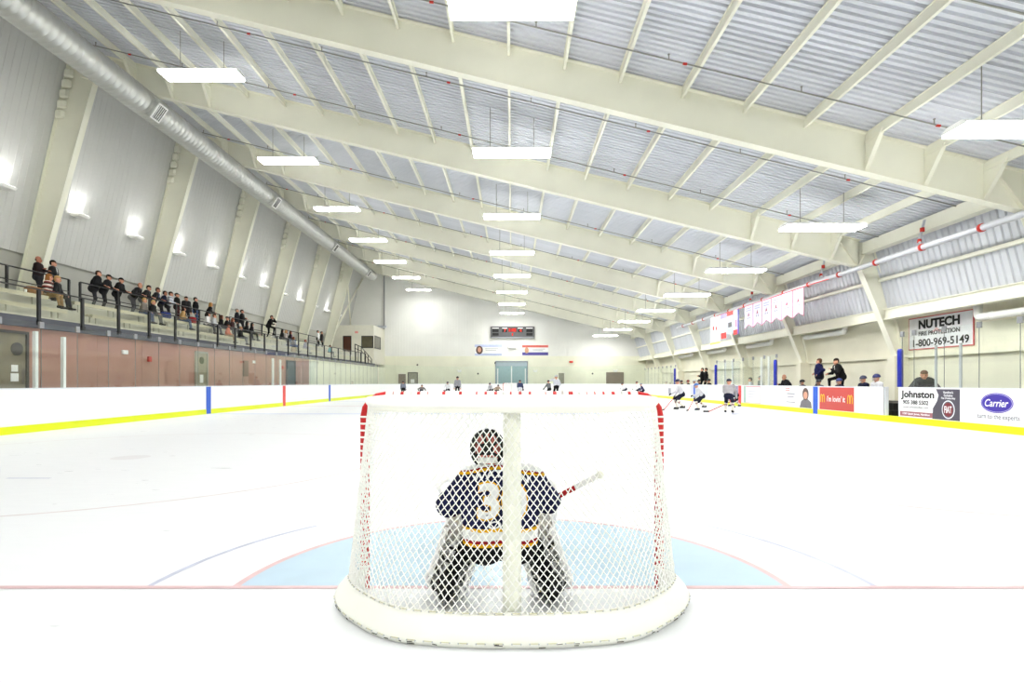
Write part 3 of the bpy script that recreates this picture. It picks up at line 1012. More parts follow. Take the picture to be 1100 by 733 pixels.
# booth at the far end of the stands
bo = tag(empty('observation_booth', (-15.4, 61.0, 3.4)), 'white upstairs booth with a brown door and corner window beyond the stands', 'booth')
BXW, BZ = 4.8, 4.2
MB().box(-BXW, 0, 0, .15, 0, BZ).box(-.15, 0, .15, Y_END - 61.02 - .1, 0, BZ).box(-BXW, 0, 0, Y_END - 61.02 - .1, BZ, BZ + .1).build('booth_walls', mat('booth_white', (228, 226, 212), .7, .03), bo)
def bwin(name, px0, px1, py0, py1, m, fr, parent):
    Y = 61.0
    x0, x1 = (px0 - CX) * Y / F + 15.4, (px1 - CX) * Y / F + 15.4
    z1, z0 = CZ + (CY - py0) * Y / F - 3.4, CZ + (CY - py1) * Y / F - 3.4
    f = MB().box(x0, x1, -.05, 0, z0, z0 + .08).box(x0, x1, -.05, 0, z1 - .08, z1).box(x0, x0 + .08, -.05, 0, z0, z1).box(x1 - .08, x1, -.05, 0, z0, z1).build(name + '_frame', fr, parent)
    MB().box(x0 + .08, x1 - .08, -.02, .0, z0 + .08, z1 - .08).build(name + '_pane', m, f)
bwin('window', 388.3, 401.2, 361, 374, M_SCREEN, M_BLACK, bo)
bwin('door', 368.5, 377.5, 361, 381, mat('booth_door', (84, 48, 34), .5), M_BLACK, bo)
f = MB().box(.0, .05, .3, 3.0, 1.75, 1.83).box(0, .05, .3, 3.0, 3.1, 3.18).box(0, .05, .3, .38, 1.75, 3.18).box(0, .05, 2.92, 3.0, 1.75, 3.18).build('window_frame', M_BLACK, bo)
MB().box(0, .02, .38, 2.92, 1.83, 3.1).build('window_pane', M_SCREEN, f)
MB().box(-2.1, -1.75, -.06, 0, 3.4, 3.62).build('exit_sign', mat('exit_pink', (226, 150, 140), .5), bo)
MB().box(-1.0, -.2, 3.5, 4.3, BZ + .1, BZ + .35).box(-.5, .5, 3.7, 4.1, BZ + .2, BZ + .45).build('roof_unit', M_PIPEG, bo)
tag(MB().tube([(0, 0, 0), (0, 0, 6.6)], .07, 8).build('drain_pipe', M_STEEL, None, True, (-15.45, Y_END - .2, 7.75)), 'thin grey pipe running up the end wall above the booth', 'pipe')

# ------------------------------------------------------------------ far wall fittings
sb_ = tag(empty('scoreboard', (wx(550.5), Y_END - .02, wz(362.5))), 'black scoreboard with red digits on the end wall', 'scoreboard')
sw, sh = (wx(574) - wx(527)) / 2, wz(351) - wz(362.5)
MB().box(-sw, sw, -.28, 0, 0, sh).build('scoreboard_case', mat('score_grey', (88, 88, 90), .5), sb_)
MB().box(-sw - .03, sw + .03, -.3, -.0, -.12, .02).build('bottom_trim', M_STEEL, sb_)
M_BLK = mat('score_black', (16, 16, 18), .4)
for sx in (-1, 1):
    for z0, z1 in ((.18, .5), (.6, .98)):
        MB().box(sx * 2.05 - .38, sx * 2.05 + .38, -.3, -.28, z0, z1).build('penalty_panel', M_BLK, sb_)
    MB().box(sx * 2.05 - .4, sx * 2.05 + .4, -.29, -.28, 1.04, 1.14).build('heading_strip', M_WHITE, sb_)
    MB().box(sx * .95 - .3, sx * .95 + .3, -.3, -.28, .6, .98).build('score_panel', M_BLK, sb_)
    MB().box(sx * .95 - .3, sx * .95 + .3, -.29, -.28, 1.04, 1.14).build('heading_strip', M_WHITE, sb_)
MB().box(-.52, .52, -.3, -.28, .62, 1.12).build('clock_panel', mat('clock_red', (120, 14, 22), .4), sb_)
for t, x, z, w, h in (('7', -.9, .8, .26, .36), ('4', .98, .8, .28, .36), ('1:48', 0, .86, .8, .36), ('1', 0, .34, .14, .3)):
    obj('digit', text_mesh(t, w, h, M_LED, .02), sb_, (x, -.31, z), ROT_FACE_NEGY)
tag(MB().rbox(-.45, .45, -.35, 0, 0, .95, .1).build('speaker_box', M_WHITE, None, False, (wx(549.5), Y_END, wz(374.8))), 'square white speaker box below the scoreboard', 'speaker')
# two advertising banners on the end wall
M_SKIN = mat('skin', (214, 160, 134), .55, .04)
M_INK = mat('ink_grey', (150, 150, 160), .6)
def wall_banner(px0, px1, py0, py1, top, bot, hair, label, side):
    x0, x1, z1, z0 = wx(px0), wx(px1), wz(py0), wz(py1)
    o = tag(empty('wall_banner', ((x0 + x1) / 2, Y_END - .02, z0)), label, 'banner')
    w, h = (x1 - x0) / 2, z1 - z0
    MB().box(-w, w, -.03, 0, 0, h).build('banner_sheet', M_WHITE, o)
    MB().box(-w, w, -.04, -.03, h * .78, h).build('top_stripe', top, o)
    MB().box(-w, w, -.04, -.03, 0, h * (.3 if side else .18)).build('bottom_stripe', bot, o)
    px_ = -w * .66
    MB().ball((px_, -.04, h * .5), (.42 if not side else .26, .015, .52 if not side else .36), 16, 8).build('portrait_hair', hair, o)
    MB().ball((px_, -.055, h * .52), (.22, .01, .32), 14, 8).build('portrait_face', M_SKIN, o)
    for k, (a, b) in enumerate(((-.25, .75), (-.2, .6))):
        MB().box(w * a, w * b, -.036, -.03, h * (.6 - .14 * k), h * (.64 - .14 * k)).build('text_line', M_INK, o)
wall_banner(510, 539, 370.3, 382, mat('pale_blue', (190, 200, 232), .6), mat('pale_blue', (190, 200, 232)), mat('portrait_dark', (96, 74, 70), .7), 'white banner with pale blue stripes and a portrait on the end wall', 0)
wall_banner(561, 589, 371, 381.8, mat('banner_red', (226, 110, 100), .6), mat('banner_purple', (92, 84, 160), .6), mat('portrait_fair', (222, 190, 120), .7), 'white banner with red and purple stripes and a portrait on the end wall', 1)
tag(MB().rbox(-.22, .22, -.1, 0, 0, .22, .02).build('exit_sign', mat('exit_red', (226, 60, 44), .5), None, False, (wx(613.5), YE, wz(390))), 'small red exit sign on the pale end wall', 'sign')
for px, py, wh in ((448.5, 392, 'above the grey door with a notice'), (513.5, 401.5, 'midway between the notice door and glazed door'), (636.5, 401.5, 'beside the wide brown door'), (532, 390, 'at the corner of the glazed door')):
    tag(MB().tube([(0, 0, 0), (0, -.12, -.02)], .1, 10).build('wall_bell', M_DARK, None, True, (wx(px), YE, wz(py))), 'small dark round bell on the end wall ' + wh, 'bell', 'dark bells on the end wall')
for px, wh in ((493.5, 'below the portrait banner with pale blue stripes'), (575, 'below the red and purple striped banner'), (661, 'above the wide brown door')):
    o = tag(empty('emergency_lamp', (wx(px), YE, wz(400))), 'twin-headed white emergency lamp ' + wh, 'lamp', 'twin emergency lamps on the end wall')
    MB().rbox(-.2, .2, -.1, 0, 0, .2, .03).build('lamp_body', M_WHITE, o)
    for s in (-1, 1):
        MB().tube([(s * .17, -.1, .24), (s * .2, -.2, .22)], .08, 8).build('lamp_head', M_WHITE, o)

# ------------------------------------------------------------------ hanging banners on the right
def banner(px0, px1, ztop, zbot, kind, label, group):
    X = 13.45
    y0, y1 = sorted((yx(px0, X), yx(px1, X)))
    o = tag(empty('hanging_banner', (X, (y0 + y1) / 2, zbot)), label, 'banner', group)
    w, h = (y1 - y0) / 2 - .02, ztop - zbot
    if kind == 'pennant':
        out = [(-w, 0), (0, .22), (w, 0), (w, h), (-w, h)]
        inn = [(-w + .025, .045), (0, .255), (w - .025, .045), (w - .025, h - .03), (-w + .025, h - .03)]
        MB().prism(out, 'x', -.006, .006).build('banner_border', mat('banner_pink', (200, 110, 126), .7), o)
        MB().prism(inn, 'x', -.012, -.006).build('banner_cloth', mat('banner_lilac', (204, 205, 234), .7, .02), o)
        for k in range(2):
            MB().box(-.016, -.012, -w * .6, w * .6, h * (.84 - .09 * k), h * (.87 - .09 * k)).build('text_line', mat('lilac_ink', (150, 150, 205), .6), o)
        MB().prism([(-w * .25, h * .5), (0, h * .7), (w * .25, h * .5), (0, h * .55)], 'x', -.016, -.012).build('emblem', mat('emblem', (150, 70, 84), .6), o)
        MB().prism([(-w * .35, h * .42), (-w * .1, h * .42), (-w * .2, h * .5)], 'x', -.016, -.012).prism([(w * .1, h * .42), (w * .35, h * .42), (w * .2, h * .5)], 'x', -.016, -.012).build('emblem', mat('emblem_grey', (110, 100, 120), .6), o)
    else:
        cols = kind
        MB().box(-.006, .006, -w, w, 0, h).build('banner_cloth', cols[0], o)
        for (a, b, c, e, m) in cols[1]:
            MB().box(-.012, -.006, a * w, b * w, c * h, e * h).build('print', m, o)
    return o
xs = [799.8, 809.1, 818.5, 828.6, 839.4, 851.6, 863.8]
for k, (a, b) in enumerate(zip(xs[:-1], xs[1:])):
    banner(a, b, 5.72, 4.38, 'pennant', '%s lilac notched pennant along the cord from the tall flags' % ORD[k], 'championship pennants in a row')
tag(MB().tube([(14.3, 22.56, 5.95), (13.45, yx(866, 13.45), 5.74), (13.45, 36.2, 5.66), (14.3, 37.16, 5.95)], .02, 6).build('banner_cord', M_REDS, None), 'red cord carrying the row of pennants and flags', 'cord')
M_W2 = mat('flag_white', (240, 240, 244), .7)
M_R2 = mat('flag_red', (218, 66, 62), .7)
M_B2 = mat('flag_blue', (60, 64, 170), .7)
banner(763, 774, 5.68, 3.85, (M_W2, [(-1, 1, 0, .08, mat('flag_yellow', (236, 220, 120), .7)), (-.4, -.1, .5, .62, M_R2), (.2, .5, .52, .66, M_R2)]), 'tall white banner with a yellow foot hanging among the flags', None)
banner(774.5, 780.4, 5.69, 4.1, (M_W2, [(-1, 1, 0, .24, M_R2), (-1, 1, .8, 1, mat('flag_lilac', (160, 150, 200), .7)), (-.4, .4, .45, .6, mat('flag_peach', (240, 190, 180), .7))]), 'white banner with a red foot hanging among the flags', None)
banner(781, 787.6, 5.7, 4.3, (mat('flag_grey', (170, 172, 190), .7), [(-1, 1, .82, 1, M_R2), (-.6, .6, .3, .52, M_BLACK), (-.8, .8, .05, .25, mat('flag_sky', (160, 196, 224), .7))]), 'grey banner with a black square hanging among the flags', None)
banner(788, 794, 5.71, 4.2, (M_W2, [(-1, -.5, 0, 1, M_B2), (-.5, 1, 0, .2, M_R2), (-.3, .5, .3, .6, mat('flag_rose', (214, 120, 150), .7))]), 'blue and white banner with a red foot hanging among the flags', None)

# ------------------------------------------------------------------ signs on the right
XS = 16.18
sg = empty('wall_sign', (XS, (yx(977, XS) + yx(1047, XS)) / 2, 2.62))
tag(sg, 'white wall sign reading NUTECH FIRE PROTECTION on the block wall', 'sign')
w = (yx(977, XS) - yx(1047, XS)) / 2
h = 1.28
MB().box(-.03, 0, -w, w, 0, h).build('sign_border', mat('sign_pink', (214, 110, 112), .5), sg)
MB().box(-.04, -.03, -w + .04, w - .04, .04, h - .04).build('sign_face', mat('sign_white', (238, 238, 242), .4), sg)
M_INKB = mat('ink_black', (22, 22, 26), .5)
for t, wd, ht, z, y in (('NUTECH', 2.0, .36, .98, 0), ('FIRE PROTECTION', 2.0, .17, .62, 0), ('1-800-969-5149', 2.7, .3, .26, -.05)):
    obj('lettering', text_mesh(t, wd, ht, M_INKB, .018 if t != 'NUTECH' else .045), sg, (-.052, y, z), ROT_FACE_NEGX)
MB().prism([(-.3, .55), (.1, .8), (.45, .6), (.1, .66)], 'x', -.042, -.04).build('flame_mark', mat('flame', (238, 196, 196), .5), sg)

def ad(px0, px1, z0, z1, base, label, X=BX):
    y0, y1 = sorted((yx(px0, X), yx(px1, X)))
    o = tag(empty('board_advert', (X - .002, (y0 + y1) / 2, z0)), label, 'advertisement')
    w = (y1 - y0) / 2
    MB().box(-.006, 0, -w, w, 0, z1 - z0).build('advert_sheet', base, o)
    return o, w, z1 - z0
def put(o, t, y, z, wd, ht, m, bold=.01, shear=0, name='lettering', dx=0):
    return obj(name, text_mesh(t, wd, ht, m, bold, .002, shear), o, (-.009 - dx, y, z), ROT_FACE_NEGX)
M_ADW = mat('advert_white', (244, 244, 248), .35, .01)
M_ADG = mat('advert_grey', (78, 74, 88), .4, .02)
zA, zB = .22, BH - .05
o, w, h = ad(966.5, 1031.5, zA, zB, M_ADW, 'white and grey board advert reading Johnston and FIAT')
# local y runs to the viewer's left for larger values
cut = -w + 2 * w * .37
pts = [(-w, 0), (cut + .12, 0), (cut + .1, h * .35), (cut - .06, h * .6), (cut - .12, h * .8), (cut - .02, h), (-w, h)]
MB().prism(pts, 'x', -.009, -.006).build('grey_field', M_ADG, o)
MB().box(-.008, -.006, cut + .1, w - .03, .02, h * .19).build('plum_strip', mat('plum', (156, 100, 108), .5), o)
put(o, 'Johnston', w * .36, h * .77, w * 1.16, h * .33, mat('ink_slate', (30, 30, 34), .5), .035)
put(o, '905 388 5502', w * .42, h * .52, w * .9, h * .15, mat('ink_mid', (40, 38, 42), .5), .03)
put(o, 'www.johnstonfiat.com', w * .42, h * .345, w * .88, h * .09, mat('ink_mid', (50, 48, 52)), 0)
put(o, '1350 Upper James, Hamilton', w * .4, h * .105, w * .95, h * .09, M_ADW, .02)
for k, t in enumerate(("Hamilton's", 'Exclusive', 'Fiat Dealership')):
    put(o, t, -w * .66, h * (.9 - .1 * k), w * (.3, .26, .42)[k], h * .08, M_ADW, .01, dx=.003)
cy_, cz_ = -w * .66, h * .34
def disc(o, y, z, r0, r1, m, x0, x1, name, n=32):
    mb = MB()
    vs, fs = [], []
    for x in (x0, x1):
        for k in range(n):
            a = 2 * PI * k / n
            vs.append((x, y + r0 * math.cos(a), z + r1 * math.sin(a)))
    fs = [tuple(range(n)), tuple(range(2 * n - 1, n - 1, -1))] + [(k, (k + 1) % n, (k + 1) % n + n, k + n) for k in range(n)]
    return mb.add(vs, fs).build(name, m, o)
disc(o, cy_, cz_, .235, .27, M_CAP, -.013, -.009, 'roundel')
disc(o, cy_, cz_, .205, .235, mat('roundel_grey', (92, 84, 96), .3), -.015, -.013, 'roundel')
disc(o, cy_, cz_, .17, .2, mat('roundel_red', (120, 34, 46), .3), -.017, -.015, 'roundel')
put(o, 'FIAT', cy_, cz_, .27, .2, M_ADW, .02, dx=.01)
o, w, h = ad(1034, 1112, zA, zB, M_ADW, 'white board advert reading Carrier in a violet oval')
oy = w - (1072 - 1034) / (1112 - 1034) * 2 * w + .0
oy = (yx(1071, BX) - o.location.y)
disc(o, oy, h * .62, .5, .28, mat('carrier_rim', (226, 220, 246), .4), -.008, -.006, 'oval_rim')
disc(o, oy, h * .62, .48, .262, mat('carrier_violet', (62, 46, 158), .4), -.010, -.008, 'oval')
disc(o, oy, h * .62, .455, .24, mat('carrier_rim', (226, 220, 246)), -.011, -.010, 'oval_line')
disc(o, oy, h * .62, .445, .232, mat('carrier_violet', (84, 68, 176)), -.013, -.011, 'oval')
put(o, 'Carrier', oy, h * .62, .7, .2, M_ADW, .01, .3, dx=.006)
put(o, 'turn to the experts', oy - .03, h * .2, 1.25, .17, mat('ink_grey_b', (104, 104, 118), .5), .004)
o, w, h = ad(880.5, 917.5, zA, zB, mat('advert_red', (196, 74, 68), .4, .03), "red board advert with two yellow arches reading i'm lovin' it")
put(o, "i'm lovin' it", 0, h * .5, w * 1.05, h * .26, M_ADW, .012)
M_ARCH = mat('arch_yellow', (240, 196, 70), .4)
for s in (-1, 1):
    y0 = s * w * .8
    mb = MB()
    for t in (-1, 1):
        pts = [(-.012, y0 + t * .01, h * .33)]
        for k in range(9):
            a = PI * k / 8
            pts.append((-.012, y0 + t * (.075 - .065 * math.cos(a)), h * .5 + .16 * math.sin(a)))
        pts.append((-.012, y0 + t * .14, h * .33))
        mb.tube(pts, .017, 6)
    mb.build('arches', M_ARCH, o, True)
o, w, h = ad(836.5, 873.5, zA, zB, M_ADW, 'white board advert with the picture of a person in a grey coat')
M_COAT = mat('print_coat', (110, 108, 114), .5)
M_HAIRP = mat('print_hair', (92, 70, 66), .5)
MB().prism([(-w * .94, 0), (-w * .28, 0), (-w * .36, h * .3), (-w * .5, h * .42), (-w * .74, h * .42), (-w * .9, h * .28)], 'x', -.008, -.006).build('picture_coat', M_COAT, o)
disc(o, -w * .61, h * .66, w * .17, h * .3, M_HAIRP, -.010, -.008, 'picture_hair')
disc(o, -w * .61, h * .6, w * .11, h * .18, M_SKIN, -.012, -.010, 'picture_face')
for k, (a, b, z, t) in enumerate(((.05, .42, .62, .06), (.1, .38, .46, .05), (.02, .45, .2, .05))):
    MB().box(-.008, -.006, -w * .05 + w * a, -w * .05 + w * b + w * .1, h * z, h * (z + t)).build('text_line', M_INK, o)
for k in range(2):
    MB().box(-.008, -.006, w * .3, w * .55, h * (.8 + .1 * k), h * (.83 + .1 * k)).build('text_line', M_R2, o)
o, w, h = ad(799, 817, zA, zB, M_ADW, 'white board advert with a pink edge and green strip by the red line')
MB().box(-.008, -.006, w * .72, w * .98, 0, h).build('green_strip', mat('advert_green', (170, 200, 188), .5), o)
MB().box(-.008, -.006, -w, w * .7, h * .95, h).box(-.008, -.006, -w, -w * .96, 0, h).box(-.008, -.006, -w, w * .7, 0, h * .03).build('pink_edge', mat('advert_pink', (222, 150, 156), .5), o)
for k in range(3):
    MB().box(-.008, -.006, -w * .7, w * .4, h * (.35 + .17 * k), h * (.38 + .17 * k)).build('text_line', mat('ink_pale', (178, 178, 190)), o)
o, w, h = ad(781, 793, zA, zB, mat('advert_slate', (150, 150, 178), .5), 'slate blue board advert beside the red line behind the skaters')
for k in range(3):
    MB().box(-.008, -.006, -w * .8, w * .5, h * (.2 + .25 * k), h * (.28 + .25 * k)).build('text_line', M_ADW, o)
o, w, h = ad(742, 761, zA, zB, mat('advert_haze', (204, 206, 214), .5), 'pale grey board advert below the far players bench')
o, w, h = ad(715, 724, zA, zB, mat('advert_haze2', (216, 216, 222), .5), 'pale board advert with grey print near the end corner')
MB().box(-.008, -.006, -w * .3, w * .3, h * .2, h * .7).build('print', M_INK, o)

# ------------------------------------------------------------------ players benches behind the right boards
def bench_area(y0, y1, lab, grp):
    o = tag(empty('players_bench', (13.55, y0, 0)), lab, 'bench')
    MB().box(-.72, .19, 0, y1 - y0, -.03, .36).build('bench_floor', M_RUBBER, o)
    MB().box(-.18, .18, 0, y1 - y0, .6, .65).build('seat_plank', M_BENCH, o)
    for k in range(6):
        y = .2 + (y1 - y0 - .4) * k / 5
        MB().box(-.15, .15, y - .04, y + .04, .36, .6).build('bench_leg', M_DARK, o)
    p = tag(empty('coach_platform', (14.3, y0, 0)), 'low raised platform behind ' + lab.split(' ', 1)[1], 'platform')
    MB().box(-.45, .45, 0, y1 - y0, -.03, .62).build('platform_block', M_DARK, p)
bench_area(19.95, 26.2, 'wooden players bench behind the red advert board', '')
bench_area(34.4, 42.5, 'wooden players bench at the far blue line', '')
tag(MB().rbox(-.35, .35, -.4, .4, -.03, .35, .04).box(-.3, .3, -.36, .3, .35, .6).build('equipment_bin', M_BLACK, None, False, (13.6, 19.45, 0)), 'black equipment bin inside the open bench gate', 'bin')

# ------------------------------------------------------------------ goals
def resample(pts, n):
    """Catmull-Rom through pts, n+1 points evenly spaced by length"""
    P = [Vector(p) for p in pts]
    P = [P[0] * 2 - P[1]] + P + [P[-1] * 2 - P[-2]]
    out = []
    for i in range(1, len(P) - 2):
        for k in range(16):
            t = k / 16
            a, b, c, d = P[i - 1], P[i], P[i + 1], P[i + 2]
            out.append(.5 * ((2 * b) + (c - a) * t + (2 * a - 5 * b + 4 * c - d) * t * t + (3 * b - a - 3 * c + d) * t ** 3))
    out.append(P[-2])
    L = [0]
    for a, b in zip(out[:-1], out[1:]):
        L.append(L[-1] + (b - a).length)
    res, j = [], 0
    for k in range(n + 1):
        s = L[-1] * k / n
        while j < len(L) - 2 and L[j + 1] < s:
            j += 1
        f = (s - L[j]) / max(L[j + 1] - L[j], 1e-9)
        res.append(out[j].lerp(out[j + 1], min(1, max(0, f))))
    return res

def make_goal(label):
    g = tag(empty('hockey_goal', (0, GOAL_Y, 0)), label, 'hockey goal')
    xo = .945
    pts = [(-xo, 0, 0), (-xo, 0, 1.102)] + [(-xo + .13 * (1 - math.cos(a)), 0, 1.102 + .13 * math.sin(a)) for a in (.4, .8, 1.2, PI / 2)]
    pts += [(-p[0], p[1], p[2]) for p in pts[::-1]]
    fr = MB().tube(pts, .03, 14).build('goal_frame', M_POST, g, True)
    # lacing rings over the red pipe
    m = MB()
    for k in range(30):
        x = -.78 + 1.56 * k / 29
        a = random.uniform(-.012, .012)
        m.tube([(x - .023 + a, 0, 1.232), (x + .022 + a, 0, 1.232)], .0335, 12)
    for s in (-1, 1):
        for k in range(24):
            z = .1 + 1.0 * k / 23
            m.tube([(s * xo, 0, z - .006), (s * xo, 0, z + .006)], .0335, 12)
    tag(m.build('lacing', M_NET, g, True), kind='stuff')
    half = [(-.96, 0), (-1.05, -.08), (-1.06, -.2), (-1.0, -.35), (-.91, -.48), (-.73, -.66), (-.56, -.755), (-.28, -.805), (0, -.815)]
    base = [(x, y, 0) for x, y in half] + [(-x, y, 0) for x, y in half[-2::-1]]
    NB = 72
    bp = resample(base, NB)
    def norm(i):
        t = bp[min(i + 1, NB)] - bp[max(i - 1, 0)]
        n = Vector((t.y, -t.x, 0)).normalized()     # outward (path runs from left over the back to right)
        return n
    nr = [norm(i) for i in range(NB + 1)]
    if nr[NB // 2].y > 0:
        nr = [-v for v in nr]
    prof = [(0, .004), (.014, .03), (.012, .05), (-.005, .085), (-.04, .125), (-.08, .15), (-.092, .142), (-.055, .10), (-.04, .05), (-.05, .004)]
    vs, fs = [], []
    q = len(prof)
    for i in range(NB + 1):
        for o_, z in prof:
            p = bp[i] + nr[i] * o_
            vs.append((p.x, p.y, z))
    for i in range(NB):
        for k in range(q):
            fs.append((i * q + k, (i + 1) * q + k, (i + 1) * q + (k + 1) % q, i * q + (k + 1) % q))
    fs += [tuple(range(q)), tuple(range(NB * q + q - 1, NB * q - 1, -1))]
    sk = MB().add(vs, fs).build('base_skirt', M_VINYL, g, True)
    # lace stitches and grommets along both edges of the skirt
    m, m2 = MB(), MB()
    for i in range(2, NB - 1):
        for o_, z in ((-.065, .146), (.016, .032)):
            p = bp[i] + nr[i] * o_
            m2.ball((p.x, p.y, z), .0045, 6, 4)
            if i % 2 == 0:
                p2 = bp[i + 1] + nr[i + 1] * o_
                m.tube([(p.x, p.y, z + .002), (p2.x, p2.y, z + .002)], .0026, 5)
    tag(m.build('lace', M_LACE, sk), kind='stuff')
    tag(m2.build('grommet', M_PIPEG, sk, True), kind='stuff')
    m = MB()
    for k in range(26):
        i = random.randrange(3, NB - 3)
        p = bp[i] + nr[i] * .0135
        d = (bp[i + 1] - bp[i]).normalized()
        L = random.uniform(.008, .05)
        z = random.uniform(.012, .03)
        m.bar((p.x, p.y, z), (p.x + d.x * L, p.y + d.y * L, z + random.uniform(-.005, .005)), .003, .003)
    m.build('scuff_mark', M_SCUFF, sk)
    # upper back bar
    tp = [(-.915, -.02, 1.208), (-.865, -.2, 1.2), (-.795, -.37, 1.195), (-.69, -.49, 1.19), (-.4, -.535, 1.185), (0, -.54, 1.185)]
    tp = tp + [(-x, y, z) for x, y, z in tp[-2::-1]]
    NU = 74
    T = resample(tp, NU * 2)
    MB().tube(T, .022, 10).build('top_bar', M_NET, g, True)
    # white cover on top and hem hanging at the back
    vs, fs = [], []
    for i, p in enumerate(T):
        s = -1 + 2 * i / (NU * 2)
        vs += [(max(-.8, min(.8, p.x)), -.028, 1.242), (p.x, p.y, p.z + .022), (p.x * 1.004, p.y - .024, p.z - .01), (p.x * 1.0, p.y - .02, p.z - .03)]
    for i in range(NU * 2):
        for k in range(3):
            fs.append((i * 4 + k, i * 4 + k + 1, i * 4 + 5 + k, i * 4 + 4 + k))
    MB().add(vs, fs).build('top_cover', M_VINYL, g, True)
    # netting: diagonal cords between top bar and skirt
    Bm = []
    for i in range(NU * 2 + 1):
        f = i / (NU * 2) * NB
        j = min(int(f), NB - 1)
        p = bp[j].lerp(bp[j + 1], f - j) + nr[j].lerp(nr[j + 1], f - j) * -.07
        Bm.append(Vector((p.x, p.y, .14)))
    ROWS = 21
    rnd = random.Random(3)
    jit = {}
    def node(i2, j2):
        """knot at half-column i2, half-row j2"""
        if (i2, j2) not in jit:
            v = j2 / (2 * ROWS)
            p = T[i2].lerp(Bm[i2], v)
            sag = math.sin(PI * v) * .012
            jit[(i2, j2)] = p + Vector((rnd.uniform(-.003, .003), -sag + rnd.uniform(-.002, .002), rnd.uniform(-.003, .003)))
        return jit[(i2, j2)]
    m = MB()
    for dirn in (1, -1):
        for start in range(-2 * ROWS, NU * 2 + 2 * ROWS + 1, 2):
            run = []
            for j2 in range(2 * ROWS + 1):
                i2 = start + dirn * j2
                if 0 <= i2 <= NU * 2:
                    run.append(node(i2, j2))
            if len(run) > 1:
                m.tube(run, .0031, 4, caps=False)
    nt_ = m.build('netting', M_NET, g)
    # centre support with pad
    c = [Vector((0, -.475, 1.17)).lerp(Vector((0, -.675, .1)), t / 8) for t in range(9)]
    MB().tube(c, .05, 16).build('centre_pad', M_PADC, g, True)
    return g
goal = make_goal('hockey goal with white netting around the goalkeeper')
g2 = copy_tree(goal)
g2.location = (0, Y_FAR - 3.35, 0)
g2.rotation_euler = (0, 0, PI)
tag(g2, 'hockey goal standing far off below the scoreboard', 'hockey goal')

# ------------------------------------------------------------------ people
def seg_d(P, a, b, r0, r1):
    ba = b - a
    L = float(ba @ ba) + 1e-12
    t = np.clip(((P - a) @ ba) / L, 0, 1)
    d = np.linalg.norm(P - a - t[:, None] * ba, axis=1) - (r0 + (r1 - r0) * t)
    return d, t

class Body:
    """soft union of tapered limbs, turned into one closed skin"""
    def __init__(s):
        s.p = []
    def limb(s, a, b, r0, r1, m, bands=None):
        s.p.append((np.array(a, float), np.array(b, float), r0, r1, m, bands))
    def skin(s, h, k=0.012):
        lo = np.min([np.minimum(p[0], p[1]) - max(p[2], p[3]) for p in s.p], axis=0) - 2.5 * h
        hi = np.max([np.maximum(p[0], p[1]) + max(p[2], p[3]) for p in s.p], axis=0) + 2.5 * h
        n = np.ceil((hi - lo) / h).astype(int) + 1
        ax = [lo[i] + h * np.arange(n[i]) for i in range(3)]
        G = np.stack(np.meshgrid(*ax, indexing='ij'), -1).reshape(-1, 3)
        acc = np.zeros(len(G))
        for a, b, r0, r1, m, _ in s.p:
            d, _t = seg_d(G, a, b, r0, r1)
            acc += np.exp(-np.clip(d / k, -40, 40))
        Fd = (-k * np.log(acc + 1e-30)).reshape(n)
        S = Fd < 0
        nc = n - 1
        cnt = np.zeros(nc)
        pos = np.zeros((*nc, 3))
        corners = [(i, j, l) for i in (0, 1) for j in (0, 1) for l in (0, 1)]
        def cell(arr, c):
            return arr[c[0]:c[0] + nc[0], c[1]:c[1] + nc[1], c[2]:c[2] + nc[2]]
        for c in corners:
            for axd in range(3):
                if c[axd]: continue
                e = list(c); e[axd] = 1
                f0, f1 = cell(Fd, c), cell(Fd, e)
                cr = (f0 < 0) != (f1 < 0)
                t = np.where(cr, f0 / np.where(cr, f0 - f1, 1), 0)
                for q in range(3):
                    base = c[q] + (t if q == axd else 0)
                    pos[..., q] += np.where(cr, base, 0)
                cnt += cr
        act = cnt > 0
        idx = -np.ones(nc, int)
        idx[act] = np.arange(act.sum())
        ii = np.argwhere(act)
        V = (ii + pos[act] / cnt[act][:, None]) * h + lo
        faces = []
        for axd in range(3):
            o1, o2 = [(1, 2), (2, 0), (0, 1)][axd]
            A = np.moveaxis(S, (axd, o1, o2), (0, 1, 2))
            I = np.moveaxis(idx, (axd, o1, o2), (0, 1, 2))
            e0, e1 = A[:-1, 1:-1, 1:-1], A[1:, 1:-1, 1:-1]
            q = np.stack([I[:, :-1, :-1], I[:, 1:, :-1], I[:, 1:, 1:], I[:, :-1, 1:]], -1)
            up = e0 & ~e1
            dn = ~e0 & e1
            faces.append(q[up])
            faces.append(q[dn][:, ::-1])
        Fc = np.concatenate(faces)
        Fc = Fc[(Fc >= 0).all(1)]
        cen = V[Fc].mean(1)
        best = np.full(len(cen), 1e9)
        mi = np.zeros(len(cen), int)
        for a, b, r0, r1, m, bands in s.p:
            d, t = seg_d(cen, a, b, r0, r1)
            mm = np.full(len(cen), m)
            if bands:
                for t0, t1, bm in bands:
                    mm[(t >= t0) & (t < t1)] = bm
            w = d < best
            best[w] = d[w]
            mi[w] = mm[w]
        return V, Fc, mi

def ik(a, c, l1, l2, pole):
    """middle joint between a and c"""
    a, c = Vector(a), Vector(c)
    d = c - a
    L = min(d.length, (l1 + l2) * .995)
    u = d.normalized()
    x = (l1 * l1 - l2 * l2 + L * L) / (2 * L)
    hgt = math.sqrt(max(l1 * l1 - x * x, 0))
    p = Vector(pole)
    p = p - u * p.dot(u)
    p = p.normalized() if p.length > 1e-5 else u.orthogonal()
    return a + u * x + p * hgt, a + u * L

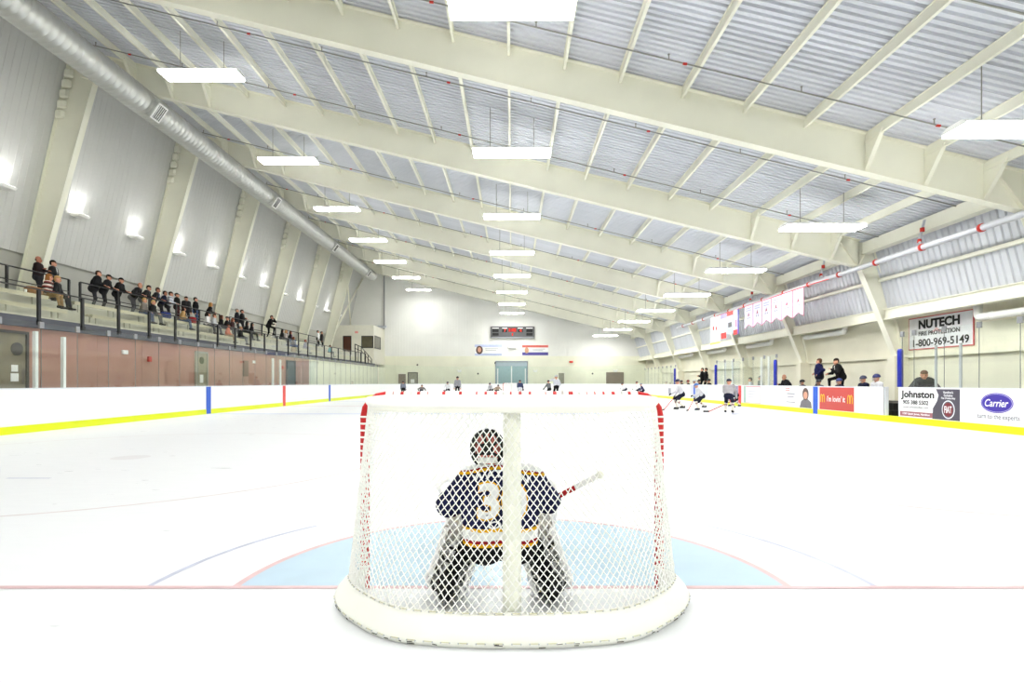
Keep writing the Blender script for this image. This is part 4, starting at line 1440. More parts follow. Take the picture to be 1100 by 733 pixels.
def add_hand(mb, wrist, dirn, side, m, s=1.0, curl=.7, pad=False):
    """palm, four fingers of unequal length and a thumb from the side of the palm"""
    d = Vector(dirn).normalized()
    up = Vector((0, 0, 1))
    x = d.cross(up)
    x = x.normalized() if x.length > 1e-3 else Vector((1, 0, 0))
    nrm = x.cross(d).normalized()
    w = Vector(wrist)
    k = 1.55 if pad else 1.0
    t = (.034 if pad else .026) * s
    mb.bar(w - d * .02 * s, w + d * .085 * s * (1.1 if pad else 1), .075 * s * k, t * k, m, up=tuple(nrm))
    for i, L in enumerate((.062, .074, .07, .054)):
        b = w + d * .08 * s + x * (i - 1.5) * .019 * s * k
        p1 = b + (d * math.cos(curl * .5) - nrm * math.sin(curl * .5)) * L * s * .55
        p2 = p1 + (d * math.cos(curl * 1.6) - nrm * math.sin(curl * 1.6)) * L * s * .5
        mb.tube([b - d * .01, p1, p2], [.0095 * s * k, .009 * s * k, .0075 * s * k], 6, m)
    b = w + d * .02 * s - x * side * .034 * s * k
    p1 = b + (d * .7 - x * side * .7) * .035 * s
    p2 = p1 + (d * .9 - x * side * .2 - nrm * .3) * .032 * s
    mb.tube([b, p1, p2], [.012 * s * k, .011 * s * k, .009 * s * k], 6, m)

PMATS = {}
def cloth(col, rough=.8):
    k = ('cloth', tuple(col))
    if k not in PMATS:
        PMATS[k] = mat('cloth_%02x%02x%02x' % tuple(col), col, rough, .1, 8.0, spec=.2)
    return PMATS[k]
BLK, CHA, NAVY, GRY, LGR, WHT, JEAN, KHA = (20, 20, 23), (44, 44, 48), (24, 28, 52), (112, 112, 114), (176, 178, 182), (232, 232, 232), (70, 88, 122), (164, 144, 112)
SK1, SK2 = (208, 152, 126), (176, 116, 92)

def person(label, loc, rz, pose='stand', H=1.75, top=BLK, pants=CHA, hair=(52, 36, 28), skin=SK1, group=None, hat=None, style='short',
           stripe=None, hands=None, feet=None, lean=None, turn=0.0, head_pitch=None, shirt=None, female=False, helmet=None, jersey=None, vox=.021, stick=None, seat=.45, pads=False, name='person', socks=None, skate=False, bulk=None, knit=False):
    """local frame: faces +Y, z = 0 at the soles (or at the floor below a seat)"""
    r = empty(name, loc, rz)
    tag(r, label, 'person', group)
    s = H / 1.75
    hip_z, sit = .93 * s, pose == 'sit'
    lean_d = {'stand': .03, 'lean': .5, 'sit': .22, 'skate': .62, 'crouch': .75}[pose] if lean is None else lean
    pel = Vector((0, 0, .955 * s))
    if sit: pel = Vector((0, -.05 * s, seat + .09 * s))
    if pose == 'lean': pel = Vector((0, -.1 * s, .945 * s))
    if pose == 'skate': pel = Vector((0, -.12 * s, hip_z - .14 * s))
    if pose == 'crouch': pel = Vector((0, -.2 * s, hip_z - .3 * s))
    ca, sa = math.cos(lean_d), math.sin(lean_d)
    ct, st_ = math.cos(turn), math.sin(turn)
    def tor(x, y, z):
        """torso point: x right, y forward, z above pelvis; twisted by turn then leaned"""
        x, y, z = x * s, y * s, z * s
        x, y = x * ct - y * st_, x * st_ + y * ct
        return pel + Vector((x, y * ca + z * sa, z * ca - y * sa))
    hp = lean_d * .35 if head_pitch is None else head_pitch
    nb = tor(0, -.01, .5)
    ch, sh_ = math.cos(hp), math.sin(hp)
    def hd(x, y, z):
        x, y, z = x * s, y * s, z * s
        x, y = x * ct - y * st_, x * st_ + y * ct
        return nb + Vector((x, y * ch + z * sh_, z * ch - y * sh_))
    B = Body()
    SKIN, TOP, PANT, SHOE, TRIM, SHIRT = range(6)
    bulk = bulk or (1.12 if pads else 1.0)
    wsh = (.165 if female else .185) * (1.08 if pads else 1)
    # torso
    jb = None
    for x in (-.075, .075):
        B.limb(tor(x, 0, .02), tor(x * 1.15, .0, .26), .105 * s * bulk, .115 * s * bulk, TOP, [(0, .35, TRIM)] if jersey else None)
        B.limb(tor(x * 1.15, 0, .26), tor(x * 1.3, -.005, .42), .115 * s * bulk, .095 * s * bulk, TOP)
        B.limb(tor(x, -.01, -.03), tor(x * .9, -.01, .03), .115 * s * bulk, .112 * s * bulk, PANT if not jersey else PANT)
    B.limb(tor(-wsh * .8, 0, .43), tor(wsh * .8, 0, .43), .075 * s * bulk, .075 * s * bulk, TOP)
    if shirt:
        B.limb(tor(0, .085, .28), tor(0, .07, .46), .045 * s, .035 * s, SHIRT)
    B.limb(tor(0, -.01, .44), hd(0, .0, .07), .055 * s, .052 * s, SKIN)
    # head
    B.limb(hd(0, .005, .125), hd(0, -.005, .2), .082 * s, .09 * s, SKIN)
    B.limb(hd(0, .035, .075), hd(0, .045, .11), .05 * s, .06 * s, SKIN)
    B.limb(hd(0, .098, .145), hd(0, .108, .115), .012 * s, .018 * s, SKIN)
    for x in (-1, 1):
        B.limb(hd(x * .085, -.005, .12), hd(x * .088, -.01, .15), .016 * s, .018 * s, SKIN)
    # legs
    feet_ = feet
    if feet_ is None:
        feet_ = {'stand': ((-.11, .0), (.12, .03)), 'lean': ((-.12, -.2), (.13, -.12)), 'sit': ((-.13, .42), (.13, .46)),
                 'skate': ((-.2, -.28), (.16, .18)), 'crouch': ((-.28, -.02), (.28, -.02))}[pose]
    mb_extra = MB()
    for i, sx in enumerate((-1, 1)):
        f = feet_[i]
        fz = (f[2] if len(f) > 2 else 0) + (.085 if not skate else .13) * s
        hipj = tor(sx * .085, 0, -.02)
        ank = Vector((f[0] * s, f[1] * s, fz))
        kn, ank = ik(hipj, ank, .44 * s, .43 * s, (sx * .12, 1, .35 if sit else 0))
        lb = 1.15 if pads else 1
        B.limb(hipj, kn, .088 * s * lb, .062 * s * lb * (1.1 if pads else 1), PANT)
        B.limb(kn, ank, .06 * s * lb * (1.1 if pads else 1), .042 * s * lb, PANT if not socks else 10, [(.3, .45, TRIM)] if socks else None)
        toe = ank + Vector((sx * .03 * s, .15 * s, -.045 * s))
        heel = ank + Vector((0, -.05 * s, -.035 * s))
        B.limb(heel, toe, .043 * s, .036 * s, SHOE)
        B.limb(ank, ank + Vector((0, 0, -.02 * s)), .045 * s, .045 * s, SHOE)
        if skate:
            zb = -ank.z + (f[2] if len(f) > 2 else 0)
            a = ank + Vector((0, -.08 * s, zb + .03)); b = ank + Vector((sx * .03 * s, .19 * s, zb + .03))
            mb_extra.bar(a, b, .006, .055, 6)
            mb_extra.bar(a + Vector((0, .02, .04)), b + Vector((0, -.02, .04)), .02, .03, 1)
    # arms
    hnd = hands
    if hnd is None:
        hnd = {'stand': ((-.25, .06, -.12), (.25, .06, -.12)), 'lean': ((-.2, .42, .12), (.2, .42, .12)), 'sit': ((-.1, .34, .06), (.1, .34, .06)),
               'skate': ((-.16, .5, .02), (.3, .38, -.12)), 'crouch': ((-.38, .32, .1), (.38, .32, .02))}[pose]
    wr_ = []
    for i, sx in enumerate((-1, 1)):
        shj = tor(sx * wsh, 0, .43)
        tgt = pel + Vector(hnd[i]) * s
        el, w = ik(shj, tgt, .29 * s, .27 * s, (sx * .7, -.6, -.6))
        B.limb(shj, el, .06 * s * bulk * (1.15 if pads else 1), .048 * s * bulk * (1.15 if pads else 1), TOP)
        B.limb(el, w, .047 * s * bulk * (1.1 if pads else 1), .036 * s * bulk * (1.15 if pads else 1), TOP, [(.35, .7, TRIM)] if jersey else None)
        d = (w - el).normalized()
        add_hand(mb_extra, w, d, sx, 0 if not pads else 1, s, pad=pads)
        B.limb(w, w + d * .03 * s, .03 * s, .028 * s, SKIN if not pads else SHOE)
        wr_.append((w, d))
    # eyes and mouth
    for x in (-1, 1):
        e = hd(x * .034, .088, .155)
        mb_extra.ball(e, .012 * s, 6, 4, 2)
        b0, b1 = hd(x * .02, .095, .178), hd(x * .05, .085, .176)
        mb_extra.bar(b0, b1, .008 * s, .008 * s, 3)
    mb_extra.bar(hd(-.025, .096, .082), hd(.025, .096, .082), .012 * s, .01 * s, 4)
    V, Fc, mi = B.skin(vox, .012)
    if knit:          # knitted bands on the sweater
        zc = V[Fc].mean(1)[:, 2]
        mi[(mi == TOP) & ((zc / .055).astype(int) % 3 == 0)] = TRIM
        mi[(mi == TOP) & ((zc / .055).astype(int) % 3 == 1)] = SHIRT
    nV = len(V)
    ex_map = {0: 0, 1: 3, 2: 6, 3: 7, 4: 8, 6: 9}
    verts = [tuple(v) for v in V] + mb_extra.v
    faces = [tuple(int(q) for q in f) for f in Fc] + [tuple(q + nV for q in f) for f in mb_extra.f]
    mis = [int(q) for q in mi] + [ex_map[q] for q in mb_extra.m]
    me = bpy.data.meshes.new('body')
    me.from_pydata(verts, [], faces)
    ms = [cloth(skin, .55), cloth(top), cloth(pants), cloth(BLK if not skate else (24, 24, 26), .5), cloth(stripe or top), cloth(shirt or WHT), cloth((26, 20, 18), .3), cloth(hair or BLK), cloth((150, 80, 76)), M_STEEL, cloth(socks if isinstance(socks, tuple) else WHT)]
    for mm in ms:
        me.materials.append(mm)
    me.polygons.foreach_set('material_index', mis)
    me.polygons.foreach_set('use_smooth', [True] * len(faces))
    me.update()
    obj('body', me, r)
    # hair, hat, helmet follow the head frame
    HM = Matrix((Vector((ct, st_, 0)), Vector((-st_ * ch, ct * ch, -sh_)), Vector((-st_ * sh_, ct * sh_, ch)))).transposed().to_4x4()
    HM.translation = nb
    def headpart(nm, m_, mat_, smooth=True, parent=r):
        o = m_.build(nm, mat_, parent, smooth)
        o.matrix_local = HM
        return o
    if helmet is not None:
        m_ = MB().ball((0, -.005 * s, .185 * s), (.115 * s, .13 * s, .115 * s), 16, 7, 0, -.15)
        hm = headpart('helmet', m_, mat('helmet_%02x%02x%02x' % helmet, helmet, .25))
        m_ = MB()
        for k in range(5):
            x = (-.07 + .035 * k) * s
            m_.tube([(x, .125 * s - abs(x) * .5, .19 * s), (x, .15 * s - abs(x) * .6, .12 * s), (x * .8, .12 * s - abs(x) * .3, .06 * s)], .004, 4)
        for z in (.075, .11, .15):
            m_.tube([(-.095 * s, .07 * s, z * s), (-.05 * s, .13 * s, z * s), (0, .15 * s, z * s), (.05 * s, .13 * s, z * s), (.095 * s, .07 * s, z * s)], .004, 4)
        o = m_.build('face_cage', M_STEEL, r)
        o.matrix_local = HM
    elif hat is not None:
        m_ = MB().ball((0, -.01 * s, .19 * s), (.102 * s, .112 * s, .1 * s), 14, 6, 0, -.05)
        m_.prism([(-.075 * s, .085 * s), (.075 * s, .085 * s), (.055 * s, .165 * s), (-.055 * s, .165 * s)], 'z', .185 * s, .197 * s)
        headpart('cap', m_, cloth(hat))
        if hair:
            headpart('hair', MB().ball((0, -.03 * s, .15 * s), (.092 * s, .078 * s, .06 * s), 12, 6), cloth(hair))
    elif style == 'bald':
        headpart('hair', MB().ball((0, -.035 * s, .145 * s), (.092 * s, .072 * s, .045 * s), 12, 6), cloth(hair))
    else:
        m_ = MB().ball((0, -.015 * s, .2 * s), (.1 * s, .108 * s, .098 * s), 14, 6, 0, -.05)
        m_.ball((0, -.045 * s, .165 * s), (.098 * s, .075 * s, .1 * s), 12, 6)
        if style == 'long':
            m_.ball((0, -.055 * s, .09 * s), (.105 * s, .07 * s, .16 * s), 12, 6)
            for x in (-1, 1):
                m_.ball((x * .085 * s, .0, .1 * s), (.03 * s, .055 * s, .12 * s), 8, 5)
        headpart('hair', m_, cloth(hair, .6))
    if stick is not None:
        m_ = MB()
        a, b = wr_[0][0] + wr_[0][1] * .06 * s, wr_[1][0] + wr_[1][1] * .06 * s
        top_, d = (a, (b - a).normalized()) if stick == 'L' else (b, (a - b).normalized())
        if d.z > -.25:
            d = Vector((d.x, d.y, -.45)).normalized()
        L = (top_.z - .03) / -d.z
        e = top_ + d * L
        so = empty('hockey_stick', (0, 0, 0))
        MW = Matrix.Translation(loc) @ Matrix.Rotation(rz, 4, 'Z')
        so.matrix_world = MW
        MB().bar(top_ - d * .12, e, .022, .03).build('shaft', cloth((196, 60, 50), .4), so)
        bl_ = Vector((d.x, d.y, 0)).normalized()
        MB().bar(e - d * .02, e + bl_ * .26 + Vector((0, 0, 0)), .012, .065).build('blade', cloth((30, 30, 34), .5), so)
        tag(so, 'hockey stick of the ' + ' '.join(label.split()[:12]), 'hockey stick')
        if group: so['group'] = 'sticks of ' + group
    if jersey:
        nm = text_mesh(jersey, .2 * s if len(jersey) > 1 else .12 * s, .22 * s, cloth(stripe or WHT), .03)
        bvh = BVHTree.FromPolygons([Vector(v) for v in verts[:nV]], [f for f in faces[:len(Fc)]])
        for v in nm.vertices:
            p = tor(v.co.x / s, -.5, .28 + v.co.y / s)
            dr = (tor(0, 1, .28) - tor(0, 0, .28)).normalized()
            hit = bvh.ray_cast(p, dr, 1.0)
            q = hit[0] if hit[0] is not None else tor(v.co.x / s, -.12, .28 + v.co.y / s)
            v.co = q - dr * (.012 if v.co.z > 0 else .004)
        # letters read from behind: mirror x by facing
        nm.update()
        obj('jersey_number', nm, r)
    return r

def faceto(px, X, ztop_ratio=None):
    return yx(px, X)
# ---- spectators standing on the back walkway: they look across and up the ice
GS = 'spectators in the stands'
XS_ = -18.32
FZ = 4.5
RZ = -PI / 2          # facing +X
def stand(px, label, pose='lean', X=XS_, dz=0, **kw):
    y = yx(px, X)
    kw.setdefault('turn', random.uniform(-.15, .35))
    kw.setdefault('bulk', 1.28)
    hh = kw.pop('hands', None)
    return person(label, (X, y, FZ + dz), RZ + kw.pop('yaw', 0.25), pose, hands=hh, **kw)
stand(41, 'bald man in black standing with crossed grey-cuffed arms on the walkway', 'stand', X=-18.6, H=1.78, top=(34, 22, 24), hair=(60, 44, 36), skin=SK2, style='bald', stripe=GRY, hands=((.06, .24, .28), (-.06, .26, .24)))
stand(57, 'man in a black suit, white shirt and tie at the railing end', 'stand', X=-18.55, H=1.77, shirt=WHT, hair=(30, 22, 20), pants=BLK)
stand(103.5, 'heavy man with glasses in a long black coat leaning on the railing', H=1.8, top=(24, 24, 28), pants=CHA, lean=.35, bulk=1.55)
stand(114, 'man in a black cap leaning beside the heavy man in the long coat', H=1.76, hat=BLK, top=(28, 28, 32), lean=.4)
stand(128, 'man in a black cap and black jacket with pale gloves at the railing', H=1.76, hat=(16, 16, 18), top=(18, 18, 20), pants=CHA, lean=.35)
stand(145, 'balding man in black leaning far forward over the railing', H=1.78, style='bald', hair=(60, 46, 40), pants=(90, 90, 94), lean=.6)
stand(155.5, 'dark-haired man in black bent over above the two fair-haired children', H=1.76, lean=.55, hair=(40, 30, 26), pants=GRY)
stand(166.5, 'man in a black jacket over a blue shirt leaning on the railing', H=1.76, shirt=(90, 110, 170), lean=.45, hair=(70, 50, 40), skin=SK2)
stand(175, 'man in a dark navy jacket leaning beside the pale plaid shirt', H=1.68, top=NAVY, lean=.4, hair=(28, 22, 20), skin=SK2)
stand(182.5, 'man in a pale grey plaid shirt leaning on the railing', H=1.72, top=(196, 198, 204), stripe=(150, 150, 160), shirt=(214, 214, 220), knit=True, lean=.3, pants=CHA)
stand(190, 'man in a black cap standing upright with his hands low by the plaid shirt', 'stand', X=-18.3, H=1.72, hat=BLK, top=(20, 20, 22), pants=(60, 30, 34))
stand(200, 'person in a black jacket standing with back half turned above the tan jacket', 'stand', X=-18.3, H=1.66, yaw=-.5, hair=(26, 20, 20))
stand(210, 'tall man in a black jacket standing above the blue jeans', 'stand', X=-18.25, H=1.74, top=(18, 18, 22), hair=(32, 26, 24), pants=JEAN)
stand(225, 'blonde woman in a dark coat leaning on the railing', H=1.7, female=True, style='long', hair=(180, 132, 72), top=(26, 24, 26), lean=.35)
stand(254.5, 'grey-haired man in a dark coat standing behind the women in black', 'stand', X=-18.3, H=1.74, hair=(130, 126, 122), shirt=LGR, top=(34, 34, 40))
stand(260, 'man in a black jacket with folded arms beside the grey-haired man', 'stand', X=-18.25, H=1.75, hands=((.06, .24, .2), (-.06, .26, .16)), hair=(60, 42, 34))
stand(290, 'man in black with a raised foot and hands to his face by the pale column', 'lean', X=-17.75, dz=0.0, H=1.8, lean=.42, hair=(60, 40, 34), top=(16, 16, 18), pants=(18, 18, 20), hands=((-.04, .36, .5), (.12, .4, .1)), feet=((-.14, -.25), (.14, .25, .28)))
stand(341.5, 'person in a white and black jacket standing towards the booth', 'stand', H=1.74, top=WHT, stripe=BLK, hair=(30, 26, 24), pants=BLK)
stand(345.5, 'man in a dark jacket standing close to the white and black jacket', 'stand', H=1.74, top=(40, 36, 40), hair=(70, 50, 40), pants=CHA)
# ---- seated spectators
def sit(px, row, label, X=None, **kw):
    X = (-16.6 if row == 0 else -17.3) if X is None else X
    fz = 3.62 if row == 0 else 4.08
    kw.setdefault('turn', random.uniform(-.1, .4))
    kw.setdefault('bulk', 1.2)
    return person(label, (X, yx(px, X), fz), RZ + kw.pop('yaw', .2), 'sit', seat=(3.98 if row == 0 else 4.5) - fz, **kw)
sit(51, 1, 'blonde woman in a red and white patterned sweater and tan trousers on the bench', female=True, style='long', hair=(150, 100, 56), top=(130, 56, 50), stripe=(214, 206, 196), shirt=(60, 40, 40), knit=True, pants=(140, 112, 70))
sit(60, 1, 'fair-haired person in a black jacket and dark trousers beside the patterned sweater', hair=(190, 150, 100), pants=(26, 26, 32))
sit(154, 1, 'fair-haired child in a grey hooded top and blue jeans on the bench', H=1.6, hair=(196, 160, 100), top=(120, 112, 104), pants=(76, 88, 116))
sit(163.5, 1, 'fair-haired child in a black top and grey trousers on the bench', H=1.58, hair=(200, 164, 104), top=(24, 24, 26), pants=(96, 98, 98))
sit(196, 1, 'brown-haired woman in a tan jacket and jeans on the bench', H=1.62, female=True, style='long', hair=(46, 30, 26), top=(178, 144, 96), pants=JEAN)
sit(222.5, 1, 'woman in a white hooded jacket on the bench', H=1.62, female=True, style='long', hair=(40, 28, 26), top=(226, 224, 222), pants=CHA)
sit(229.5, 1, 'person in a pale grey jacket beside the white hooded jacket', H=1.6, hair=(90, 60, 44), top=(196, 198, 202), pants=(80, 82, 88))
sit(237, 1, 'woman with brown hair in a black top behind the orange shirt', H=1.66, female=True, style='long', hair=(80, 52, 40), top=(22, 20, 22))
sit(243, 1, 'person in a black hood behind the orange shirt', H=1.66, hat=BLK, hair=None, top=(18, 18, 20))
sit(249, 1, 'woman with auburn hair in a dark top behind the orange shirt', H=1.6, female=True, style='long', hair=(110, 60, 40), top=(60, 40, 40))
sit(244.5, 0, 'child in an orange shirt and khaki trousers on the lower bench', H=1.5, hair=(60, 36, 28), top=(206, 104, 66), pants=KHA, skin=SK2)
sit(258, 0, 'person with fair hair in a black top on the lower bench', H=1.5, hair=(170, 130, 84), top=(22, 22, 24), pants=GRY)
sit(264.5, 1, 'woman with black hair in a black coat near the pink scarf', H=1.6, female=True, style='long', hair=(20, 18, 18), top=(20, 20, 24))
sit(270, 1, 'woman in black with a pink scarf on the bench', H=1.58, female=True, style='long', hair=(24, 20, 20), top=(24, 22, 26), shirt=(206, 60, 120))
sit(302.5, 1, 'woman in a black coat in the group by the magenta bag', H=1.64, female=True, style='long', hair=(26, 22, 20), top=(24, 24, 26))
sit(306.5, 1, 'fair-haired woman in a pale top in the group by the magenta bag', H=1.64, female=True, style='long', hair=(180, 140, 96), top=(180, 170, 166), pants=JEAN)
sit(311.5, 1, 'woman with brown hair and a magenta bag on her knees', H=1.66, female=True, style='long', hair=(90, 50, 36), top=(28, 26, 30), pants=JEAN, shirt=(190, 50, 160))
sit(314.5, 0, 'person with auburn hair and blue jeans on the lower bench', H=1.6, female=True, style='long', hair=(110, 66, 44), top=(60, 54, 60), pants=JEAN)
sit(327.5, 0, 'person with reddish hair and pale trousers on the lower bench', H=1.55, hair=(140, 60, 56), top=(150, 150, 176), shirt=(190, 70, 70), pants=LGR)
sit(354, 0, 'child in a teal shirt on the lower bench near the stair railing', H=1.5, hair=(26, 22, 20), top=(60, 170, 180))
# things on the benches
tag(MB().rbox(-.16, .16, -.28, .28, 0, .26, .08).build('handbag', cloth((150, 108, 68)), None, True, (-17.25, yx(36, -17.25), 4.5)), 'brown handbag on the bench beside the patterned sweater', 'bag')
tag(MB().tube([(0, 0, 0), (0, 0, .09), (0, 0, .12)], [.035, .04, .042], 10).build('paper_cup', M_WHITE, None, True, (-17.2, yx(27.5, -17.2), 4.5)), 'white paper cup on the bench by the handbag', 'cup')
tag(MB().rbox(-.15, .15, -.3, .3, 0, .3, .1).build('sports_bag', cloth((34, 50, 110)), None, True, (-17.2, yx(178, -17.2), 4.5)), 'blue sports bag on the bench by the fair-haired children', 'bag')
tag(MB().rbox(-.14, .14, -.18, .18, 0, .34, .08).build('sports_bag', cloth((150, 36, 44)), None, True, (-17.3, yx(207, -17.3), 4.5)), 'dark red bag on the bench by the tan jacket', 'bag')

# ---- right side: coaches, bench players, people behind the glass
RL = PI / 2           # facing -X
person('man in a navy jacket standing on the bench behind the red advert', (13.95, yx(880, 13.95), .62), RL - .2, 'stand', H=1.8, top=(22, 26, 70), pants=(20, 22, 40), hair=(90, 60, 44), turn=-.5, bulk=1.45, hands=((-.2, .1, .1), (.2, .12, .12)))
person('man in a black suit with one foot up on the bench boards', (13.85, yx(901, 13.85), .62), RL - .1, 'lean', H=1.78, top=(18, 18, 20), pants=(22, 22, 24), hair=(40, 30, 26), shirt=WHT, bulk=1.3, lean=.4, feet=((-.12, -.2), (.14, .3, .3)), hands=((-.1, .42, .28), (.16, .46, .1)))
person('bald man in black leaning on the boards with folded hands', (13.35, yx(846, 13.35), 0), RL, 'lean', H=1.78, style='bald', skin=SK1, hair=(140, 120, 110), top=(26, 26, 30), lean=.5, bulk=1.35, hands=((-.04, .5, .25), (.04, .5, .25)))
def bench_player(px, label, X=13.55, H=1.62, dz=.36, hel=(34, 36, 60), top=NAVY, **kw):
    person(label, (X, yx(px, X), dz), RL + kw.pop('yaw', 0), 'sit', feet=((-.12, .26), (.12, .28)), H=H, top=top, pants=(24, 26, 40), helmet=hel, pads=True, seat=.29, skate=True, name='person', stripe=WHT, **kw)
bench_player(863, 'player in a dark helmet sitting low behind the portrait advert', hel=(26, 26, 28))
bench_player(880.5, 'player in a black and white helmet sitting below the navy jacket', hel=(40, 42, 50), yaw=.3)
bench_player(903, 'player in a blue helmet sitting below the black suit', hel=(60, 70, 130), H=1.7)
bench_player(929, 'player in a grey and navy helmet sitting beside the bench gate', H=1.76, dz=.42, hel=(56, 58, 84))
bench_player(943.5, 'player in a navy helmet and white sleeves at the gate end of the bench', H=1.86, dz=.42, hel=(44, 50, 110), top=(214, 214, 220))
person('person in dark grey bent forward behind the glass by the steel posts', (13.8, yx(993, 13.8), 0), RL + .9, 'lean', H=1.86, top=(58, 58, 62), pants=CHA, hair=(120, 90, 70), lean=.7, bulk=1.5)
person('dark-haired person in a pale shirt behind the glass by the white posts', (13.5, yx(807, 13.5), 0), RL - .4, 'sit', H=1.72, top=(206, 214, 222), hair=(30, 24, 22), seat=.75, bulk=1.2)
person('person in a grey hooded coat behind the glass by the white posts', (14.3, yx(817, 14.3), 0), RL, 'stand', H=1.72, top=(112, 118, 116), hat=(112, 118, 116), hair=None, pants=GRY)
bench_player(762.5, 'player in a dark jersey at the near end of the far bench', H=1.84, hel=(30, 30, 34), top=(28, 26, 30))
for i, px in enumerate((733, 740, 747, 752)):
    bench_player(px, ('helmeted player low on the far bench next to the blue post', 'helmeted player second along the far bench from the corner post', 'player in a pale jersey on the far bench below the coaches', 'player in a black helmet on the far bench below the coaches')[i], H=1.7 + .03 * i, hel=((30, 30, 34), (120, 40, 40), (214, 214, 216), (24, 24, 26))[i], top=((30, 30, 36), (36, 30, 34), (220, 220, 222), (40, 40, 46))[i])
person('coach in black with folded arms standing on the far bench', (14.0, yx(754.5, 14.0), .62), RL - .3, 'stand', H=1.78, top=(18, 18, 20), pants=(20, 20, 22), hair=(50, 34, 28), bulk=1.35, hands=((.06, .24, .22), (-.06, .26, .18)))
person('coach in black standing close behind the coach with folded arms', (14.15, yx(758.5, 14.15), .62), RL - .2, 'stand', H=1.76, top=(22, 22, 24), pants=(20, 20, 22), hair=(40, 30, 26), bulk=1.3)

# ---- skaters on the ice
def skater(px, py, label, rz, H=1.55, Y=None, top=(206, 206, 212), pants=(26, 28, 50), hel=(34, 36, 64), stripe=(150, 110, 104), pose='skate', **kw):
    if Y is None:
        Y = F * CZ / (py - CY)
    X = (px - CX) * Y / F
    return person(label, (X, Y, 0.002), rz, pose, H=H, top=top, pants=pants, helmet=hel, pads=True, skate=True, stripe=stripe, socks=kw.pop('socks', (222, 216, 206)), stick=kw.pop('stick', 'R'), **kw)
skater(730, 440.5, 'skater in a pale jersey and navy shorts striding beside the far bench', 1.2, H=1.68, lean=.42, feet=((-.45, -.22, .08), (.16, .12)))
skater(752, 441, 'skater in a pale jersey with a blue helmet pushing off by the boards', 1.3, H=1.5, hel=(90, 130, 200), lean=.6, feet=((-.12, .1), (.45, -.3, .1)))
skater(783, 444.5, 'skater in a grey jersey and navy shorts standing sideways near the red line', -.5, H=1.66, top=(170, 166, 170), lean=.3, feet=((-.14, .0), (.14, .05)))
skater(789, 437, 'small skater in navy with a stick close to the boards at the red line', 1.8, H=1.4, top=(120, 124, 150), lean=.5)
FG = None
skater(433, 0, 'far skater in a dark jersey left of the kneeling orange figure', .4, Y=52, H=1.6, top=(120, 124, 140), pants=(20, 20, 26), lean=.25)
skater(453, 0, 'far goalkeeper-like figure with brown pads kneeling low', 0, Y=50, H=1.5, pose='crouch', top=(110, 104, 104), stripe=(190, 120, 70))
skater(481, 0, 'far skater in a white jersey bent over with a wide stance', PI, Y=50, H=1.6, top=(226, 226, 230), stripe=(40, 44, 70), lean=.5, feet=((-.3, 0), (.3, 0)))
person('far referee in a striped grey top and black trousers', ((491.5 - CX) * 45 / F, 45, .002), PI, 'stand', H=1.82, top=(150, 150, 156), stripe=BLK, pants=(16, 16, 18), helmet=(24, 24, 26), skate=True)
skater(527.5, 0, 'far skater in black and white leaning beside the far goal', 2.4, Y=53, H=1.5, top=(190, 190, 196), pants=(20, 20, 24), lean=.6)
skater(534.5, 0, 'far skater with pale pads crouching at the far goal', 3.6, Y=54.5, H=1.5, pose='crouch', top=(170, 150, 130))
skater(558.5, 0, 'far skater in navy and white facing the far goal', 0, Y=49, H=1.72, top=(56, 62, 92), stripe=WHT, pants=(200, 200, 206), lean=.3)
skater(589, 0, 'far skater in a dark striped jersey near the grey referee', .8, Y=47, H=1.68, top=(110, 112, 116), pants=(20, 20, 24), lean=.2)
person('far referee in a pale grey top with arms raised to his face', ((597.5 - CX) * 40 / F, 40, .002), .2, 'stand', H=1.86, top=(196, 198, 206), pants=(20, 20, 24), helmet=(190, 192, 198), skate=True, hands=((-.12, .25, .55), (.2, .1, -.05)))
skater(671, 0, 'far skater in white bent low before the end boards', 1.2, Y=52, H=1.55, top=(228, 228, 232), lean=.75)
skater(685, 0, 'far skater with a brown helmet in a white jersey by the corner', 1.0, Y=50, H=1.6, hel=(90, 60, 60), top=(224, 224, 228), lean=.4)
skater(690, 0, 'far skater in navy stripes overlapping the brown helmet', 1.4, Y=48, H=1.42, hel=(120, 124, 140), top=(60, 60, 92), lean=.5)

# ------------------------------------------------------------------ the goalkeeper in the near net
GK = Vector((-.07, 3.27, 0))
gk = tag(empty('person', GK), 'young goalkeeper in a navy number 30 jersey crouching in the near goal', 'person')
B = Body()
SKN, NAV, PNT, SHO, WH, YE_, RD, GR = range(8)
for x in (-1, 1):
    B.limb((x * .09, .0, .44), (x * .105, .05, .56), .125, .13, NAV)
    B.limb((x * .105, .05, .56), (x * .12, .09, .68), .13, .11, NAV)
    B.limb((x * .09, -.01, .36), (x * .09, .0, .42), .125, .125, PNT)
    B.limb((x * .12, .0, .37), (x * .2, .17, .30), .095, .06, PNT)
    B.limb((x * .2, .17, .30), (x * .31 - .01, .0, .13), .05, .042, PNT)
    B.limb((x * .31 - .01, .0, .13), (x * .31 - .01, -.02, .10), .052, .05, SHO)
    B.limb((x * .31 - .01, -.06, .075), (x * .36 - .01, .12, .07), .042, .036, SHO)
B.limb((-.17, .1, .715), (.17, .1, .725), .095, .095, NAV)
B.limb((-.2, .1, .69), (-.315, .08, .575), .085, .075, NAV)
B.limb((-.315, .08, .575), (-.29, .3, .5), .072, .06, WH, [(0, .12, NAV), (.12, .24, YE_), (.45, .6, RD)])
B.limb((.2, .1, .70), (.295, .12, .585), .085, .072, NAV)
B.limb((.295, .12, .585), (.262, .42, .5), .07, .055, WH, [(0, .12, NAV), (.12, .24, YE_), (.45, .6, RD)])
B.limb((-.05, .12, .74), (-.075, .15, .84), .06, .055, SKN)
B.limb((-.08, .165, .885), (-.08, .16, .945), .08, .083, SKN)
